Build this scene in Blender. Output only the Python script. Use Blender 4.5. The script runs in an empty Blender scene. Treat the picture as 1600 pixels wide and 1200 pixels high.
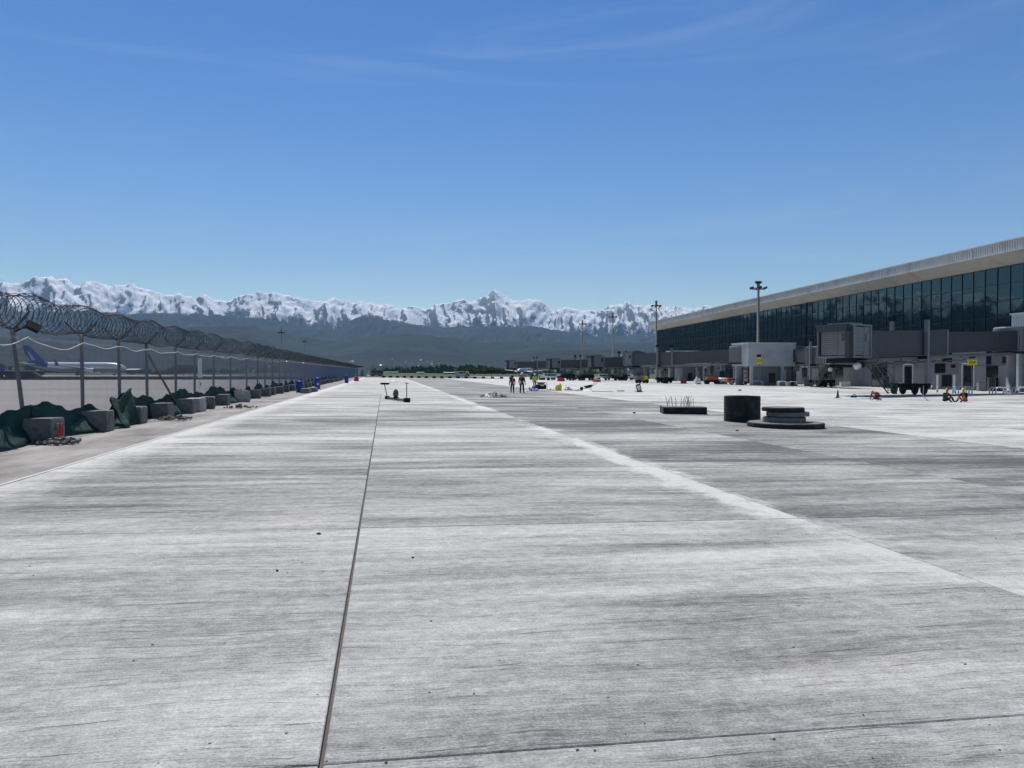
import bpy, bmesh, math, random
import numpy as np
from mathutils import Vector, Matrix, Euler
R = math.radians
random.seed(7); np.random.seed(7)
SC = bpy.context.scene
COL = SC.collection

# ------------------------------------------------------------------ camera
EYE = 1.85
YAW, PITCH = R(9.4), R(0.955)
cam_d = bpy.data.cameras.new('camera'); cam_d.sensor_width = 36.0; cam_d.lens = 27.0
cam_d.clip_start = 0.1; cam_d.clip_end = 120000.0
cam = bpy.data.objects.new('camera', cam_d); COL.objects.link(cam)
cam.location = (0, 0, EYE); cam.rotation_euler = (R(90) - PITCH, 0, -YAW)
SC.camera = cam
# ------------------------------------------------------------------ sky, sun, exposure
SUN_EL, SUN_AZ = R(57), R(-8)          # azimuth measured from +Y towards +X
w = bpy.data.worlds.new('World'); SC.world = w; w.use_nodes = True
nt = w.node_tree; nt.nodes.clear()
def N(t, nt_, **kw):
    n = nt_.nodes.new(t)
    for k, v in kw.items(): setattr(n, k, v)
    return n
sky = N('ShaderNodeTexSky', nt, sky_type='NISHITA', sun_disc=False)
sky.sun_elevation = SUN_EL; sky.sun_rotation = SUN_AZ
sky.altitude = 700; sky.air_density = 1.15; sky.dust_density = 0.0; sky.ozone_density = 1.6
bg = N('ShaderNodeBackground', nt); bg.inputs[1].default_value = 0.088
wo = N('ShaderNodeOutputWorld', nt)
# thin cirrus, the same all round the sky
tc = N('ShaderNodeTexCoord', nt); mp = N('ShaderNodeMapping', nt)
mp.inputs['Rotation'].default_value = (0.05, 0.12, 0.5); mp.inputs['Scale'].default_value = (1.2, 3.0, 11.0)
n1 = N('ShaderNodeTexNoise', nt); n1.inputs['Scale'].default_value = 1.3; n1.inputs['Detail'].default_value = 7; n1.inputs['Roughness'].default_value = .6; n1.inputs['Distortion'].default_value = .8
r1 = N('ShaderNodeValToRGB', nt); r1.color_ramp.elements[0].position = .54; r1.color_ramp.elements[1].position = .86
r1.color_ramp.elements[1].color = (.22, .22, .22, 1)
mx = N('ShaderNodeMixRGB', nt); mx.inputs[2].default_value = (6.2, 7.4, 8.6, 1)
nt.links.new(tc.outputs['Generated'], mp.inputs[0]); nt.links.new(mp.outputs[0], n1.inputs['Vector'])
nt.links.new(n1.outputs[0], r1.inputs[0]); nt.links.new(r1.outputs[0], mx.inputs[0])
hs = N('ShaderNodeHueSaturation', nt); hs.inputs['Saturation'].default_value = 1.34; hs.inputs['Hue'].default_value = .513
nt.links.new(sky.outputs[0], hs.inputs['Color']); nt.links.new(hs.outputs[0], mx.inputs[1]); nt.links.new(mx.outputs[0], bg.inputs[0]); nt.links.new(bg.outputs[0], wo.inputs[0])
sd = bpy.data.lights.new('sun', 'SUN'); sd.energy = 5.0; sd.angle = R(.53); sd.color = (1, .955, .89)
sun = bpy.data.objects.new('sun', sd); COL.objects.link(sun)
sun.rotation_euler = Vector((-math.sin(SUN_AZ) * math.cos(SUN_EL), -math.cos(SUN_AZ) * math.cos(SUN_EL), -math.sin(SUN_EL))).to_track_quat('-Z', 'Y').to_euler()
sun.location = (0, 0, 60)
SC.view_settings.view_transform = 'Standard'; SC.view_settings.look = 'None'
SC.view_settings.exposure = 0.15; SC.view_settings.gamma = 1.0
SC.render.engine = 'CYCLES'; SC.cycles.use_denoising = True
SC.cycles.max_bounces = 6; SC.cycles.volume_bounces = 0; SC.cycles.transparent_max_bounces = 24

# ------------------------------------------------------------------ pixel helpers (1600x1200 photograph)
SLOPE = 0.011
def gz(x): return -SLOPE * max(-12.0, min(110.0, x))
_M = Euler((R(90) - PITCH, 0, -YAW)).to_matrix()
def ray(px, py): return (_M @ Vector(((px - 800) / 1200, (600 - py) / 1200, -1))).normalized()
def G(px, py, dz=0):                      # pixel -> point on the sloping apron
    d = ray(px, py); x = 0
    for i in range(30):
        t = (gz(x) + dz - EYE) / d.z; x = .5 * x + .5 * d.x * t
    return Vector((d.x * t, d.y * t, gz(d.x * t)))
def A(px, py, y):                          # pixel -> point at world depth y
    d = ray(px, py); t = y / d.y; return Vector((d.x * t, y, EYE + d.z * t))
def theta(px): return math.atan((px - 800) / 1200) + YAW

# ------------------------------------------------------------------ mesh helpers
class MB:
    def __init__(s): s.v = []; s.f = []; s.mi = []; s.m = 0
    def add(s, vs, fs):
        o = len(s.v); s.v += [tuple(v) for v in vs]
        for f in fs: s.f.append(tuple(i + o for i in f)); s.mi.append(s.m)
    def box(s, c, d, rot=None, taper=1.0):
        x, y, z = d[0] / 2, d[1] / 2, d[2] / 2
        vs = [Vector((-x, -y, -z)), Vector((x, -y, -z)), Vector((x, y, -z)), Vector((-x, y, -z)),
              Vector((-x * taper, -y * taper, z)), Vector((x * taper, -y * taper, z)), Vector((x * taper, y * taper, z)), Vector((-x * taper, y * taper, z))]
        if rot is not None:
            m = rot if isinstance(rot, Matrix) else Euler(rot).to_matrix(); vs = [m @ v for v in vs]
        c = Vector(c)
        s.add([v + c for v in vs], [(0, 3, 2, 1), (4, 5, 6, 7), (0, 1, 5, 4), (1, 2, 6, 5), (2, 3, 7, 6), (3, 0, 4, 7)])
        return s
    def span(s, x0, x1, y0, y1, z0, z1): return s.box(((x0 + x1) / 2, (y0 + y1) / 2, (z0 + z1) / 2), (abs(x1 - x0), abs(y1 - y0), abs(z1 - z0)))
    def tube(s, pts, r, n=6, cap=True, closed=False):
        pts = [Vector(p) for p in pts]; k = len(pts); rr = r if isinstance(r, (list, tuple)) else [r] * k
        vs = []; ref = None
        for i, p in enumerate(pts):
            a = pts[(i - 1) % k] if (i > 0 or closed) else p; b = pts[(i + 1) % k] if (i < k - 1 or closed) else p
            d = (b - a).normalized()
            if ref is None or abs(ref.dot(d)) > .98: ref = Vector((0, 0, 1)) if abs(d.z) < .9 else Vector((1, 0, 0))
            u = d.cross(ref).normalized(); v = u.cross(d).normalized(); ref = v
            for j in range(n):
                t = 2 * math.pi * j / n; vs.append(p + (u * math.cos(t) + v * math.sin(t)) * rr[i])
        fs = []
        for i in range(k if closed else k - 1):
            for j in range(n):
                i2 = (i + 1) % k; fs.append((i * n + j, i * n + (j + 1) % n, i2 * n + (j + 1) % n, i2 * n + j))
        if cap and not closed: fs.append(tuple(range(n - 1, -1, -1))); fs.append(tuple((k - 1) * n + j for j in range(n)))
        s.add(vs, fs); return s
    def lathe(s, prof, c=(0, 0, 0), n=24, jit=0):      # prof [(r,z)]
        vs = []; fs = []; k = len(prof); c = Vector(c)
        for r, z in prof:
            for j in range(n):
                t = 2 * math.pi * j / n; q = r * (1 + random.uniform(-jit, jit)); vs.append(c + Vector((q * math.cos(t), q * math.sin(t), z + random.uniform(-jit, jit) * .3)))
        for i in range(k - 1):
            for j in range(n): fs.append((i * n + j, i * n + (j + 1) % n, (i + 1) * n + (j + 1) % n, (i + 1) * n + j))
        if prof[0][0] > 1e-5: fs.append(tuple(range(n - 1, -1, -1)))
        if prof[-1][0] > 1e-5: fs.append(tuple((k - 1) * n + j for j in range(n)))
        s.add(vs, fs); return s
    def blob(s, c, d, seed=0, amp=.25, nu=10, nv=6):
        rnd = random.Random(seed); vs = []; fs = []; c = Vector(c)
        ph = [(rnd.uniform(0, 6.28), rnd.choice([2, 3, 4, 5]), rnd.uniform(.3, 1)) for _ in range(5)]
        for i in range(nv + 1):
            a = math.pi * i / nv
            for j in range(nu):
                b = 2 * math.pi * j / nu
                q = 1 + amp * sum(w_ * math.sin(k_ * b + p_ + 2 * a) for p_, k_, w_ in ph) / 2.5 + rnd.uniform(-amp, amp) * .4
                vs.append(c + Vector((d[0] * q * math.sin(a) * math.cos(b), d[1] * q * math.sin(a) * math.sin(b), d[2] * q * math.cos(a))))
        for i in range(nv):
            for j in range(nu): fs.append((i * nu + j, (i + 1) * nu + j, (i + 1) * nu + (j + 1) % nu, i * nu + (j + 1) % nu))
        s.add(vs, fs); return s
    def mesh(s, name, mats, smooth=False):
        me = bpy.data.meshes.new(name); me.from_pydata(s.v, [], s.f)
        for m in (mats if isinstance(mats, (list, tuple)) else [mats]): me.materials.append(m)
        if any(s.mi): me.polygons.foreach_set('material_index', s.mi)
        if smooth: me.polygons.foreach_set('use_smooth', [True] * len(s.f))
        me.update(); return me
    def build(s, name, mats, parent=None, smooth=False, loc=None, rot=None):
        return link(name, s.mesh(name, mats, smooth), parent, loc, rot)
def link(name, me, parent=None, loc=None, rot=None):
    o = bpy.data.objects.new(name, me); COL.objects.link(o)
    if parent is not None: o.parent = parent
    if loc is not None: o.location = loc
    if rot is not None: o.rotation_euler = rot
    return o
def tag(o, label=None, cat=None, group=None, kind=None):
    if label: o['label'] = label
    if cat: o['category'] = cat
    if group: o['group'] = group
    if kind: o['kind'] = kind
    return o
def empty(name, loc=(0, 0, 0), rz=0, ry=0):
    o = bpy.data.objects.new(name, None); COL.objects.link(o); o.location = loc; o.rotation_euler = (0, ry, rz); o.empty_display_size = .2
    return o
def kids(o): return [c for c in o.children]
def copy_tree(o, parent=None):
    c = o.copy(); COL.objects.link(c); c.parent = parent
    for ch in kids(o): copy_tree(ch, c)
    return c

# ------------------------------------------------------------------ materials
def mat(name, col, rough=.7, metal=0, var=.12, vscale=3.0, bump=0.0, bscale=40, spec=.5, coords='Object', dirt=None, dscale=1.5):
    m = bpy.data.materials.new(name); m.use_nodes = True; t = m.node_tree; b = t.nodes['Principled BSDF']
    b.inputs['Roughness'].default_value = rough; b.inputs['Metallic'].default_value = metal
    b.inputs['Specular IOR Level'].default_value = spec
    c4 = (*col, 1)
    tcn = N('ShaderNodeTexCoord', t)
    nz = N('ShaderNodeTexNoise', t); nz.inputs['Scale'].default_value = vscale; nz.inputs['Detail'].default_value = 5; nz.inputs['Roughness'].default_value = .65
    t.links.new(tcn.outputs[coords], nz.inputs['Vector'])
    mr = N('ShaderNodeMapRange', t); mr.inputs[1].default_value = .25; mr.inputs[2].default_value = .75
    mr.inputs[3].default_value = 1 - var; mr.inputs[4].default_value = 1 + var
    t.links.new(nz.outputs[0], mr.inputs[0])
    ml = N('ShaderNodeVectorMath', t, operation='SCALE'); ml.inputs[0].default_value = col
    t.links.new(mr.outputs[0], ml.inputs['Scale'])
    out = ml.outputs[0]
    if dirt:
        n2 = N('ShaderNodeTexNoise', t); n2.inputs['Scale'].default_value = dscale; n2.inputs['Detail'].default_value = 6
        t.links.new(tcn.outputs[coords], n2.inputs['Vector'])
        rp = N('ShaderNodeMapRange', t); rp.inputs[1].default_value = .5; rp.inputs[2].default_value = .68
        t.links.new(n2.outputs[0], rp.inputs[0])
        mm = N('ShaderNodeMixRGB', t); mm.inputs[2].default_value = (*dirt, 1)
        t.links.new(rp.outputs[0], mm.inputs[0]); t.links.new(out, mm.inputs[1]); out = mm.outputs[0]
    t.links.new(out, b.inputs['Base Color'])
    if bump:
        n3 = N('ShaderNodeTexNoise', t); n3.inputs['Scale'].default_value = bscale; n3.inputs['Detail'].default_value = 5
        t.links.new(tcn.outputs[coords], n3.inputs['Vector'])
        bp = N('ShaderNodeBump', t); bp.inputs['Strength'].default_value = bump; bp.inputs['Distance'].default_value = .02
        t.links.new(n3.outputs[0], bp.inputs['Height']); t.links.new(bp.outputs[0], b.inputs['Normal'])
    return m

class NG:                                   # tiny node-graph helper for the bigger materials
    def __init__(s, name):
        s.m = bpy.data.materials.new(name); s.m.use_nodes = True; s.t = s.m.node_tree; s.b = s.t.nodes['Principled BSDF']
    def lk(s, a, b): s.t.links.new(a, b)
    def pos(s): return N('ShaderNodeNewGeometry', s.t).outputs['Position']
    def mapv(s, v, sc, loc=(0, 0, 0)):
        n = N('ShaderNodeMapping', s.t); n.inputs['Scale'].default_value = sc; n.inputs['Location'].default_value = loc; s.lk(v, n.inputs[0]); return n.outputs[0]
    def noise(s, v, sc, det=4, ro=.55, dist=0):
        n = N('ShaderNodeTexNoise', s.t); n.inputs['Scale'].default_value = sc; n.inputs['Detail'].default_value = det; n.inputs['Roughness'].default_value = ro; n.inputs['Distortion'].default_value = dist
        s.lk(v, n.inputs['Vector']); return n.outputs[0]
    def mr(s, v, a, b, c=0, d=1, smooth=False):
        n = N('ShaderNodeMapRange', s.t)
        if smooth: n.interpolation_type = 'SMOOTHSTEP'
        for i, q in enumerate((a, b, c, d)): n.inputs[i + 1].default_value = q
        s.lk(v, n.inputs[0]); return n.outputs[0]
    def ma(s, op, a, b=None, c=None):
        n = N('ShaderNodeMath', s.t, operation=op)
        for i, q in enumerate((a, b, c)):
            if q is None: continue
            if isinstance(q, (int, float)): n.inputs[i].default_value = q
            else: s.lk(q, n.inputs[i])
        return n.outputs[0]
    def mix(s, f, a, b, mode='MIX'):
        n = N('ShaderNodeMixRGB', s.t, blend_type=mode)
        for i, q in enumerate((f, a, b)):
            if isinstance(q, (int, float)): n.inputs[i].default_value = q
            elif isinstance(q, tuple): n.inputs[i].default_value = (*q, 1) if len(q) == 3 else q
            else: s.lk(q, n.inputs[i])
        return n.outputs[0]
    def sep(s, v):
        n = N('ShaderNodeSeparateXYZ', s.t); s.lk(v, n.inputs[0]); return n.outputs
    def bump(s, h, st, dist=.01):
        n = N('ShaderNodeBump', s.t); n.inputs['Strength'].default_value = st; n.inputs['Distance'].default_value = dist; s.lk(h, n.inputs['Height']); s.lk(n.outputs[0], s.b.inputs['Normal'])

# joint lines of the apron, found from the photograph
JX = [G(219, 694).x, G(585, 680).x, G(1225, 800).x, G(1100, 674.5).x, G(1600, 701).x]
print('JX', [round(x, 2) for x in JX])
# ================================================================== THE SETTING
def concrete_mat(name, white):
    g = NG(name); p = g.pos(); xyz = g.sep(p)
    oi = N('ShaderNodeObjectInfo', g.t).outputs['Random']
    warp = g.noise(g.mapv(p, (.25, .25, .25)), 1.0, 3)
    cmb = N('ShaderNodeCombineXYZ', g.t); g.lk(xyz[0], cmb.inputs[0])
    g.lk(g.ma('ADD', xyz[1], g.ma('MULTIPLY', warp, .5)), cmb.inputs[1]); g.lk(g.ma('MULTIPLY', oi, 13.0), cmb.inputs[2])
    q = cmb.outputs[0]
    wig = g.noise(g.mapv(p, (1.7, 1.7, 1)), 1.0, 3)
    cm2 = N('ShaderNodeCombineXYZ', g.t); q3 = g.sep(q); g.lk(q3[0], cm2.inputs[0]); g.lk(g.ma('ADD', q3[1], g.ma('MULTIPLY', wig, .07)), cm2.inputs[1]); g.lk(q3[2], cm2.inputs[2]); q = cm2.outputs[0]
    patch = g.noise(g.mapv(q, (.20, .50, 1)), 1.0, 6, .6, .4)       # broad dusty areas
    st1 = g.noise(g.mapv(q, (.22, 3.0, 1)), 1.0, 5, .65)            # broom bands
    st2 = g.noise(g.mapv(q, (1.0, 17, 1)), 1.0, 4, .7)              # broom lines
    st3 = g.noise(g.mapv(q, (5, 85, 1)), 1.0, 3, .7)                # bristle marks
    gr = g.noise(p, 7, 6, .8)                                       # blotches
    fine = g.noise(p, 60, 4, .8)                                    # grain
    far = g.noise(g.mapv(q, (.03, .62, 1)), 1.0, 5, .65)            # long bands seen towards the distance
    f = g.ma('ADD', g.ma('MULTIPLY', patch, 1.05), g.ma('MULTIPLY', st1, .55))
    f = g.ma('ADD', f, g.ma('MULTIPLY', st2, .42)); f = g.ma('ADD', f, g.ma('MULTIPLY', st3, .45))
    f = g.ma('ADD', f, g.ma('MULTIPLY', gr, .40)); f = g.ma('ADD', f, g.ma('MULTIPLY', far, .55)); f = g.ma('ADD', f, g.ma('MULTIPLY', fine, .50))
    f = g.ma('ADD', f, g.ma('MULTIPLY', oi, .10))
    f = g.ma('ADD', f, white)
    # cement dust swept up along the construction joint
    wob = g.ma('MULTIPLY', g.ma('SUBTRACT', g.noise(g.mapv(p, (1.6, .8, 1)), 1.0, 6, .8), .5), 1.7)
    dj = g.ma('ABSOLUTE', g.ma('ADD', g.ma('SUBTRACT', xyz[0], JX[2] - .22), wob))
    brk = g.mr(g.noise(g.mapv(p, (.3, .22, 1)), 1.0, 4), .40, .58)
    dust = g.ma('MULTIPLY', g.ma('MULTIPLY', g.mr(xyz[1], 5.5, 9.5, .12, 1), g.mr(dj, .05, .46, .46, 0)), brk)
    f = g.ma('ADD', f, dust)
    dl = g.mr(g.ma('ADD', xyz[0], g.ma('MULTIPLY', wob, .8)), JX[0], JX[0] + 1.1, .34, 0)
    f = g.ma('ADD', f, dl)
    thin = g.mr(g.noise(g.mapv(q, (.9, 34, 1), (3, 7, 0)), 1.0, 5, .7), .60, .68)
    f = g.ma('SUBTRACT', f, g.ma('MULTIPLY', thin, .42))
    fac = g.mr(f, 1.68, 2.22)
    c = g.mix(fac, (.110, .113, .108), (.575, .568, .53))
    tint = g.noise(g.mapv(p, (.5, .7, 1)), 1.0, 4)
    c = g.mix(g.mr(tint, .52, .75, 0, .5), c, g.mix(1.0, c, (1.04, .97, .94), 'MULTIPLY'))
    mott = g.ma('ADD', g.mr(fine, .3, .7, .84, 1.12), g.mr(gr, .3, .7, -.10, .10))
    vs_ = N('ShaderNodeVectorMath', g.t, operation='SCALE'); g.lk(c, vs_.inputs[0]); g.lk(mott, vs_.inputs['Scale']); c = vs_.outputs[0]
    pit = g.mr(g.noise(p, 55, 2, .5), .70, .76)
    c = g.mix(g.ma('MULTIPLY', pit, .55), c, (.06, .06, .06))
    g.lk(c, g.b.inputs['Base Color']); g.b.inputs['Roughness'].default_value = .88; g.b.inputs['Specular IOR Level'].default_value = .25
    h = g.ma('ADD', g.ma('MULTIPLY', st3, .9), g.ma('ADD', g.ma('MULTIPLY', st2, .7), g.ma('MULTIPLY', fine, 1.1)))
    g.bump(h, .8, .014)
    return g.m
M_CONC = concrete_mat('broom_concrete', 0.0)
M_CONC_D = concrete_mat('broom_concrete_bare', -.20)
M_CONC_M = concrete_mat('broom_concrete_worn', -.055)
M_CONC_W = concrete_mat('broom_concrete_dusty', .06)
M_SEAL = mat('joint_filler', (.085, .072, .062), .9, var=.3, vscale=8, bump=.4)

def asphalt_mat(name, a, b, st):
    g = NG(name); p = g.pos()
    n = g.noise(g.mapv(p, st), 1.0, 6, .6); s = g.noise(p, 14, 5, .75)
    f = g.mr(g.ma('ADD', g.ma('MULTIPLY', n, .75), g.ma('MULTIPLY', s, .25)), .36, .64)
    g.lk(g.mix(f, a, b), g.b.inputs['Base Color']); g.b.inputs['Roughness'].default_value = .9; g.b.inputs['Specular IOR Level'].default_value = .2
    g.bump(s, .5, .01); return g.m
M_STRIP = asphalt_mat('dusty_strip', (.15, .14, .128), (.36, .34, .315), (.8, .35, 1))
M_TAXI = asphalt_mat('old_concrete', (.24, .222, .208), (.34, .318, .30), (.02, .10, 1))
M_GRASS = asphalt_mat('grass_ground', (.030, .046, .018), (.066, .080, .036), (.05, .05, 1))
M_GROUND = asphalt_mat('plain', (.035, .050, .024), (.075, .08, .048), (.004, .004, 1))

def sheet(name, x0, x1, y0, y1, dz, m, ny=1, kind='structure'):
    xs = sorted(set([x0, x1] + [x for x in (-12.0, 110.0) if x0 < x < x1])); ys = [y0 + (y1 - y0) * i / ny for i in range(ny + 1)]
    b = MB(); b.add([(x, y, gz(x) + dz) for y in ys for x in xs],
                    [(j * len(xs) + i, j * len(xs) + i + 1, (j + 1) * len(xs) + i + 1, (j + 1) * len(xs) + i) for j in range(ny) for i in range(len(xs) - 1)])
    return tag(b.build(name, m), kind=kind)
sheet('ground', -42000, 42000, -3000, 12000, -.30, M_GROUND)
FARY = 222.0
APX1 = 100.0
# apron: a filler bed, slabs cast on it (built while they can be told apart), then one sheet
apron = empty('apron', (0, 0, 0)); apron['kind'] = 'structure'
TJ0, TJ = G(520, 826).y, None
t2 = G(900, 1166).y; TJ = TJ0 - t2
print('transverse joints', TJ0, t2)
pit = JX[3] - JX[2]
cols = JX[:] + [JX[4] + 5.75 * k for k in range(1, 6)]
ROWS = 13; Y0 = t2 - 2 * TJ
SLABY = Y0 + ROWS * TJ
bed = MB(); xs = cols
bed.add([(cols[0], Y0, gz(cols[0]) - .035), (cols[-1], Y0, gz(cols[-1]) - .035), (cols[-1], SLABY, gz(cols[-1]) - .035), (cols[0], SLABY, gz(cols[0]) - .035)], [(0, 1, 2, 3)])
bed.build('joint_filler', M_SEAL, apron)
def slab_mesh(wd, ln, m):
    bm = bmesh.new(); bmesh.ops.create_cube(bm, size=1)
    bmesh.ops.scale(bm, vec=(wd, ln, .22), verts=bm.verts); bmesh.ops.translate(bm, vec=(0, 0, -.11), verts=bm.verts)
    top = [e for e in bm.edges if all(v.co.z > -.01 for v in e.verts)]
    bmesh.ops.bevel(bm, geom=top, offset=.006, segments=1, affect='EDGES')
    me = bpy.data.meshes.new('concrete_slab'); bm.to_mesh(me); bm.free(); me.materials.append(m); return me
for ci in range(len(cols) - 1):
    x0, x1 = cols[ci], cols[ci + 1]
    gl = .012 if ci == 1 else (.008 if ci == 2 else .005); gr_ = .012 if ci == 0 else (.008 if ci == 1 else .005)
    m = M_CONC if ci < 2 else (M_CONC_D if ci < 4 else M_CONC_W)
    me = slab_mesh(x1 - x0 - gl - gr_, TJ - .010, m)
    cx = (x0 + gl + x1 - gr_) / 2
    me2 = slab_mesh(x1 - x0 - gl - gr_, TJ - .010, M_CONC) if m is not M_CONC else me
    me3 = slab_mesh(x1 - x0 - gl - gr_, TJ - .010, M_CONC_M)
    for r in range(ROWS):
        cy = Y0 + (r + .5) * TJ
        mm3 = (me3 if (ci < 2 and TJ0 < cy < 34) else me) if cy > TJ0 else me2
        o = link('concrete_slab', mm3, apron, (cx, cy, gz(cx) + random.uniform(-.002, .002)), (0, SLOPE, 0))
def farsheet(name, x0, x1, y0, y1, m, dz=0):
    b = MB(); b.add([(x, y, gz(x) + dz) for y in (y0, y1) for x in (x0, x1)], [(0, 1, 3, 2)]); o = b.build(name, m, apron); return o
farsheet('far_paving', cols[0], cols[2], SLABY, FARY, M_CONC)
farsheet('far_paving', cols[2], cols[4], SLABY, FARY, M_CONC_D)
farsheet('far_paving', cols[4], cols[-1], SLABY, FARY, M_CONC_W)
farsheet('far_paving', cols[-1], APX1, Y0, FARY, M_CONC_W)
farsheet('near_paving', cols[0], cols[-1], -30, Y0, M_CONC)
farsheet('stand_paving', APX1 - 65, APX1, FARY, 330, M_CONC_W, -.004)
FENX = G(231, 655).x - .35            # line of the fence posts
print('fence x', FENX)
sheet('service_strip', FENX - 2.2, cols[0] - .01, -30, 340, -.03, M_STRIP)
# a low concrete edging along the slab
eb = MB(); eb.add([(cols[0] - .16, -30, gz(cols[0]) - .02), (cols[0], -30, gz(cols[0]) + .004), (cols[0], FARY, gz(cols[0]) + .004), (cols[0] - .16, FARY, gz(cols[0]) - .02)], [(0, 1, 2, 3)])
eb.build('slab_edging', M_CONC_W, apron)
sheet('taxiway', -330, FENX - 2.2, -60, 168, -.04, M_TAXI)
sheet('parking_apron', -330, -60, 300, 385, -.09, M_TAXI)
sheet('far_taxiway', -330, 60, 232, 250, -.10, M_TAXI)

# short grass on the verge beyond the taxiway: real blades, one mass
def grass(name, x0, x1, y0, y1, n, hmax=.35):
    rs = np.random.RandomState(3); x = rs.uniform(x0, x1, n); y = rs.uniform(y0, y1, n); h = rs.uniform(.12, hmax, n); a = rs.uniform(0, 6.28, n)
    z = np.array([gz(q) for q in x]) - .06
    dx = np.cos(a) * .16; dy = np.sin(a) * .16; lx = rs.uniform(-.1, .1, n)
    V = np.empty((n, 3, 3)); V[:, 0] = np.c_[x - dx, y - dy, z]; V[:, 1] = np.c_[x + dx, y + dy, z]; V[:, 2] = np.c_[x + lx, y + lx, z + h]
    me = bpy.data.meshes.new(name); me.vertices.add(n * 3); me.vertices.foreach_set('co', V.ravel())
    me.loops.add(n * 3); me.loops.foreach_set('vertex_index', np.arange(n * 3)); me.polygons.add(n)
    me.polygons.foreach_set('loop_start', np.arange(n) * 3); me.polygons.foreach_set('loop_total', np.full(n, 3)); me.update(); me.materials.append(M_GRASS)
    o = link(name, me); tag(o, 'short green grass on the verge beyond the taxiway', 'grass', kind='stuff'); return o
sheet('verge', -330, 110, 168, 232, -.07, M_GRASS)
sheet('airfield', -420, 260, 250, 900, -.12, M_GRASS)
grass('grass', -200, FENX - 2.4, 169, 231, 42000)

# ------------------------------------------------------------------ mountains (height field in metres, 7 to 32 km away)
def perm(seed):
    p = np.random.RandomState(seed).permutation(512); return np.r_[p, p]
def pnoise(x, y, seed=0):
    P = perm(seed); xi = np.floor(x).astype(int); yi = np.floor(y).astype(int); xf = x - xi; yf = y - yi; xi &= 511; yi &= 511
    u = xf * xf * xf * (xf * (xf * 6 - 15) + 10); v = yf * yf * yf * (yf * (yf * 6 - 15) + 10)
    def gr(ix, iy, dx, dy):
        h = P[(P[ix & 511] + iy) & 511] * (2 * np.pi / 512); return np.cos(h) * dx + np.sin(h) * dy
    a = gr(xi, yi, xf, yf); b = gr(xi + 1, yi, xf - 1, yf); c = gr(xi, yi + 1, xf, yf - 1); d = gr(xi + 1, yi + 1, xf - 1, yf - 1)
    return (a + u * (b - a) + v * (c - a) + u * v * (a - b - c + d)) * 1.5
def ridged(x, y, octv, seed, gain=.5, lac=2.07):
    s = np.zeros_like(x); amp = 1.0; wgt = 1.0; tot = 0
    for o in range(octv):
        n = 1 - np.abs(pnoise(x, y, seed + o)); n = n * n; s += amp * n * wgt; tot += amp
        wgt = np.clip(n * 1.6, 0, 1); amp *= gain; x = x * lac + 13.7; y = y * lac + 5.1
    return s / tot
def fbm(x, y, octv, seed):
    s = np.zeros_like(x); a = 1.0
    for o in range(octv): s += a * pnoise(x, y, seed + o); a *= .5; x = x * 2.03 + 3.3; y = y * 2.03 + 7.7
    return s
SNOW = [(-500, 445), (-250, 438), (-120, 446), (-60, 440), (0, 441), (30, 437), (45, 432), (57, 429), (75, 429), (105, 432), (116, 442), (130, 440), (155, 441), (182, 450), (210, 446), (225, 452), (250, 460), (277, 455), (302, 464), (322, 460), (357, 464), (397, 457), (408, 457), (446, 460), (475, 464), (522, 468), (544, 472), (577, 471), (617, 481), (644, 476), (665, 479), (693, 471), (724, 466), (743, 469), (758, 464), (773, 452), (784, 461), (792, 466), (812, 469), (839, 466), (852, 470), (866, 480), (886, 480), (931, 484), (960, 477), (974, 474), (1005, 475), (1041, 479), (1073, 480), (1098, 480), (1200, 476), (1350, 470), (1500, 476), (1700, 470), (2200, 478), (3200, 470)]
MID = [(-500, 490), (-100, 486), (0, 484), (100, 484), (200, 486), (300, 487), (400, 493), (440, 500), (480, 508), (522, 515), (555, 495), (577, 486), (600, 493), (640, 504), (680, 510), (740, 507), (800, 506), (841, 508), (895, 519), (942, 526), (985, 520), (1025, 524), (1100, 516), (1300, 508), (1600, 500), (3200, 500)]
FOOT = [(-500, 524), (-60, 520), (50, 516), (150, 513), (225, 511), (300, 508), (350, 506), (380, 507), (427, 517), (499, 527), (530, 530), (556, 527), (600, 521), (632, 519), (670, 521), (712, 526), (757, 534), (800, 532), (857, 531), (920, 538), (1000, 535), (1100, 530), (1300, 525), (1600, 520), (3200, 522)]
LOWF = [(-500, 545), (0, 543), (200, 540), (350, 548), (450, 552), (560, 556), (650, 547), (760, 552), (860, 548), (950, 544), (1050, 552), (1300, 545), (1600, 540), (3200, 545)]
def prof(pts, th):
    t = np.array([math.degrees(theta(p[0])) for p in pts]); e = np.array([(580 - p[1]) / 1200 * math.cos(math.atan((p[0] - 800) / 1200)) for p in pts])
    return np.interp(th, t, e)                       # tan of elevation angle
NT, NR = 1500, 330
TH = np.linspace(-48, 66, NT); RR = np.r_[np.linspace(6500, 15000, 110)[:-1], np.linspace(15000, 29500, NR - 109)]
T2, R2 = np.meshgrid(TH, RR); tr = np.radians(T2); X = R2 * np.sin(tr); Y = R2 * np.cos(tr)
wx = fbm(X / 3800, Y / 3800, 3, 40) * 750; wy = fbm(X / 3800, Y / 3800, 3, 50) * 750
arc = tr * 26000
big = ridged((X + wx) / 3600, (Y + wy) / 5200, 7, 60, .52)
rib = ridged((arc + wx * .9) / 1050, (R2 + wy) / 4200, 6, 80, .55)
soft = ridged((X + wx) / 2100, (Y + wy) / 2600, 5, 100, .42)
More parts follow.
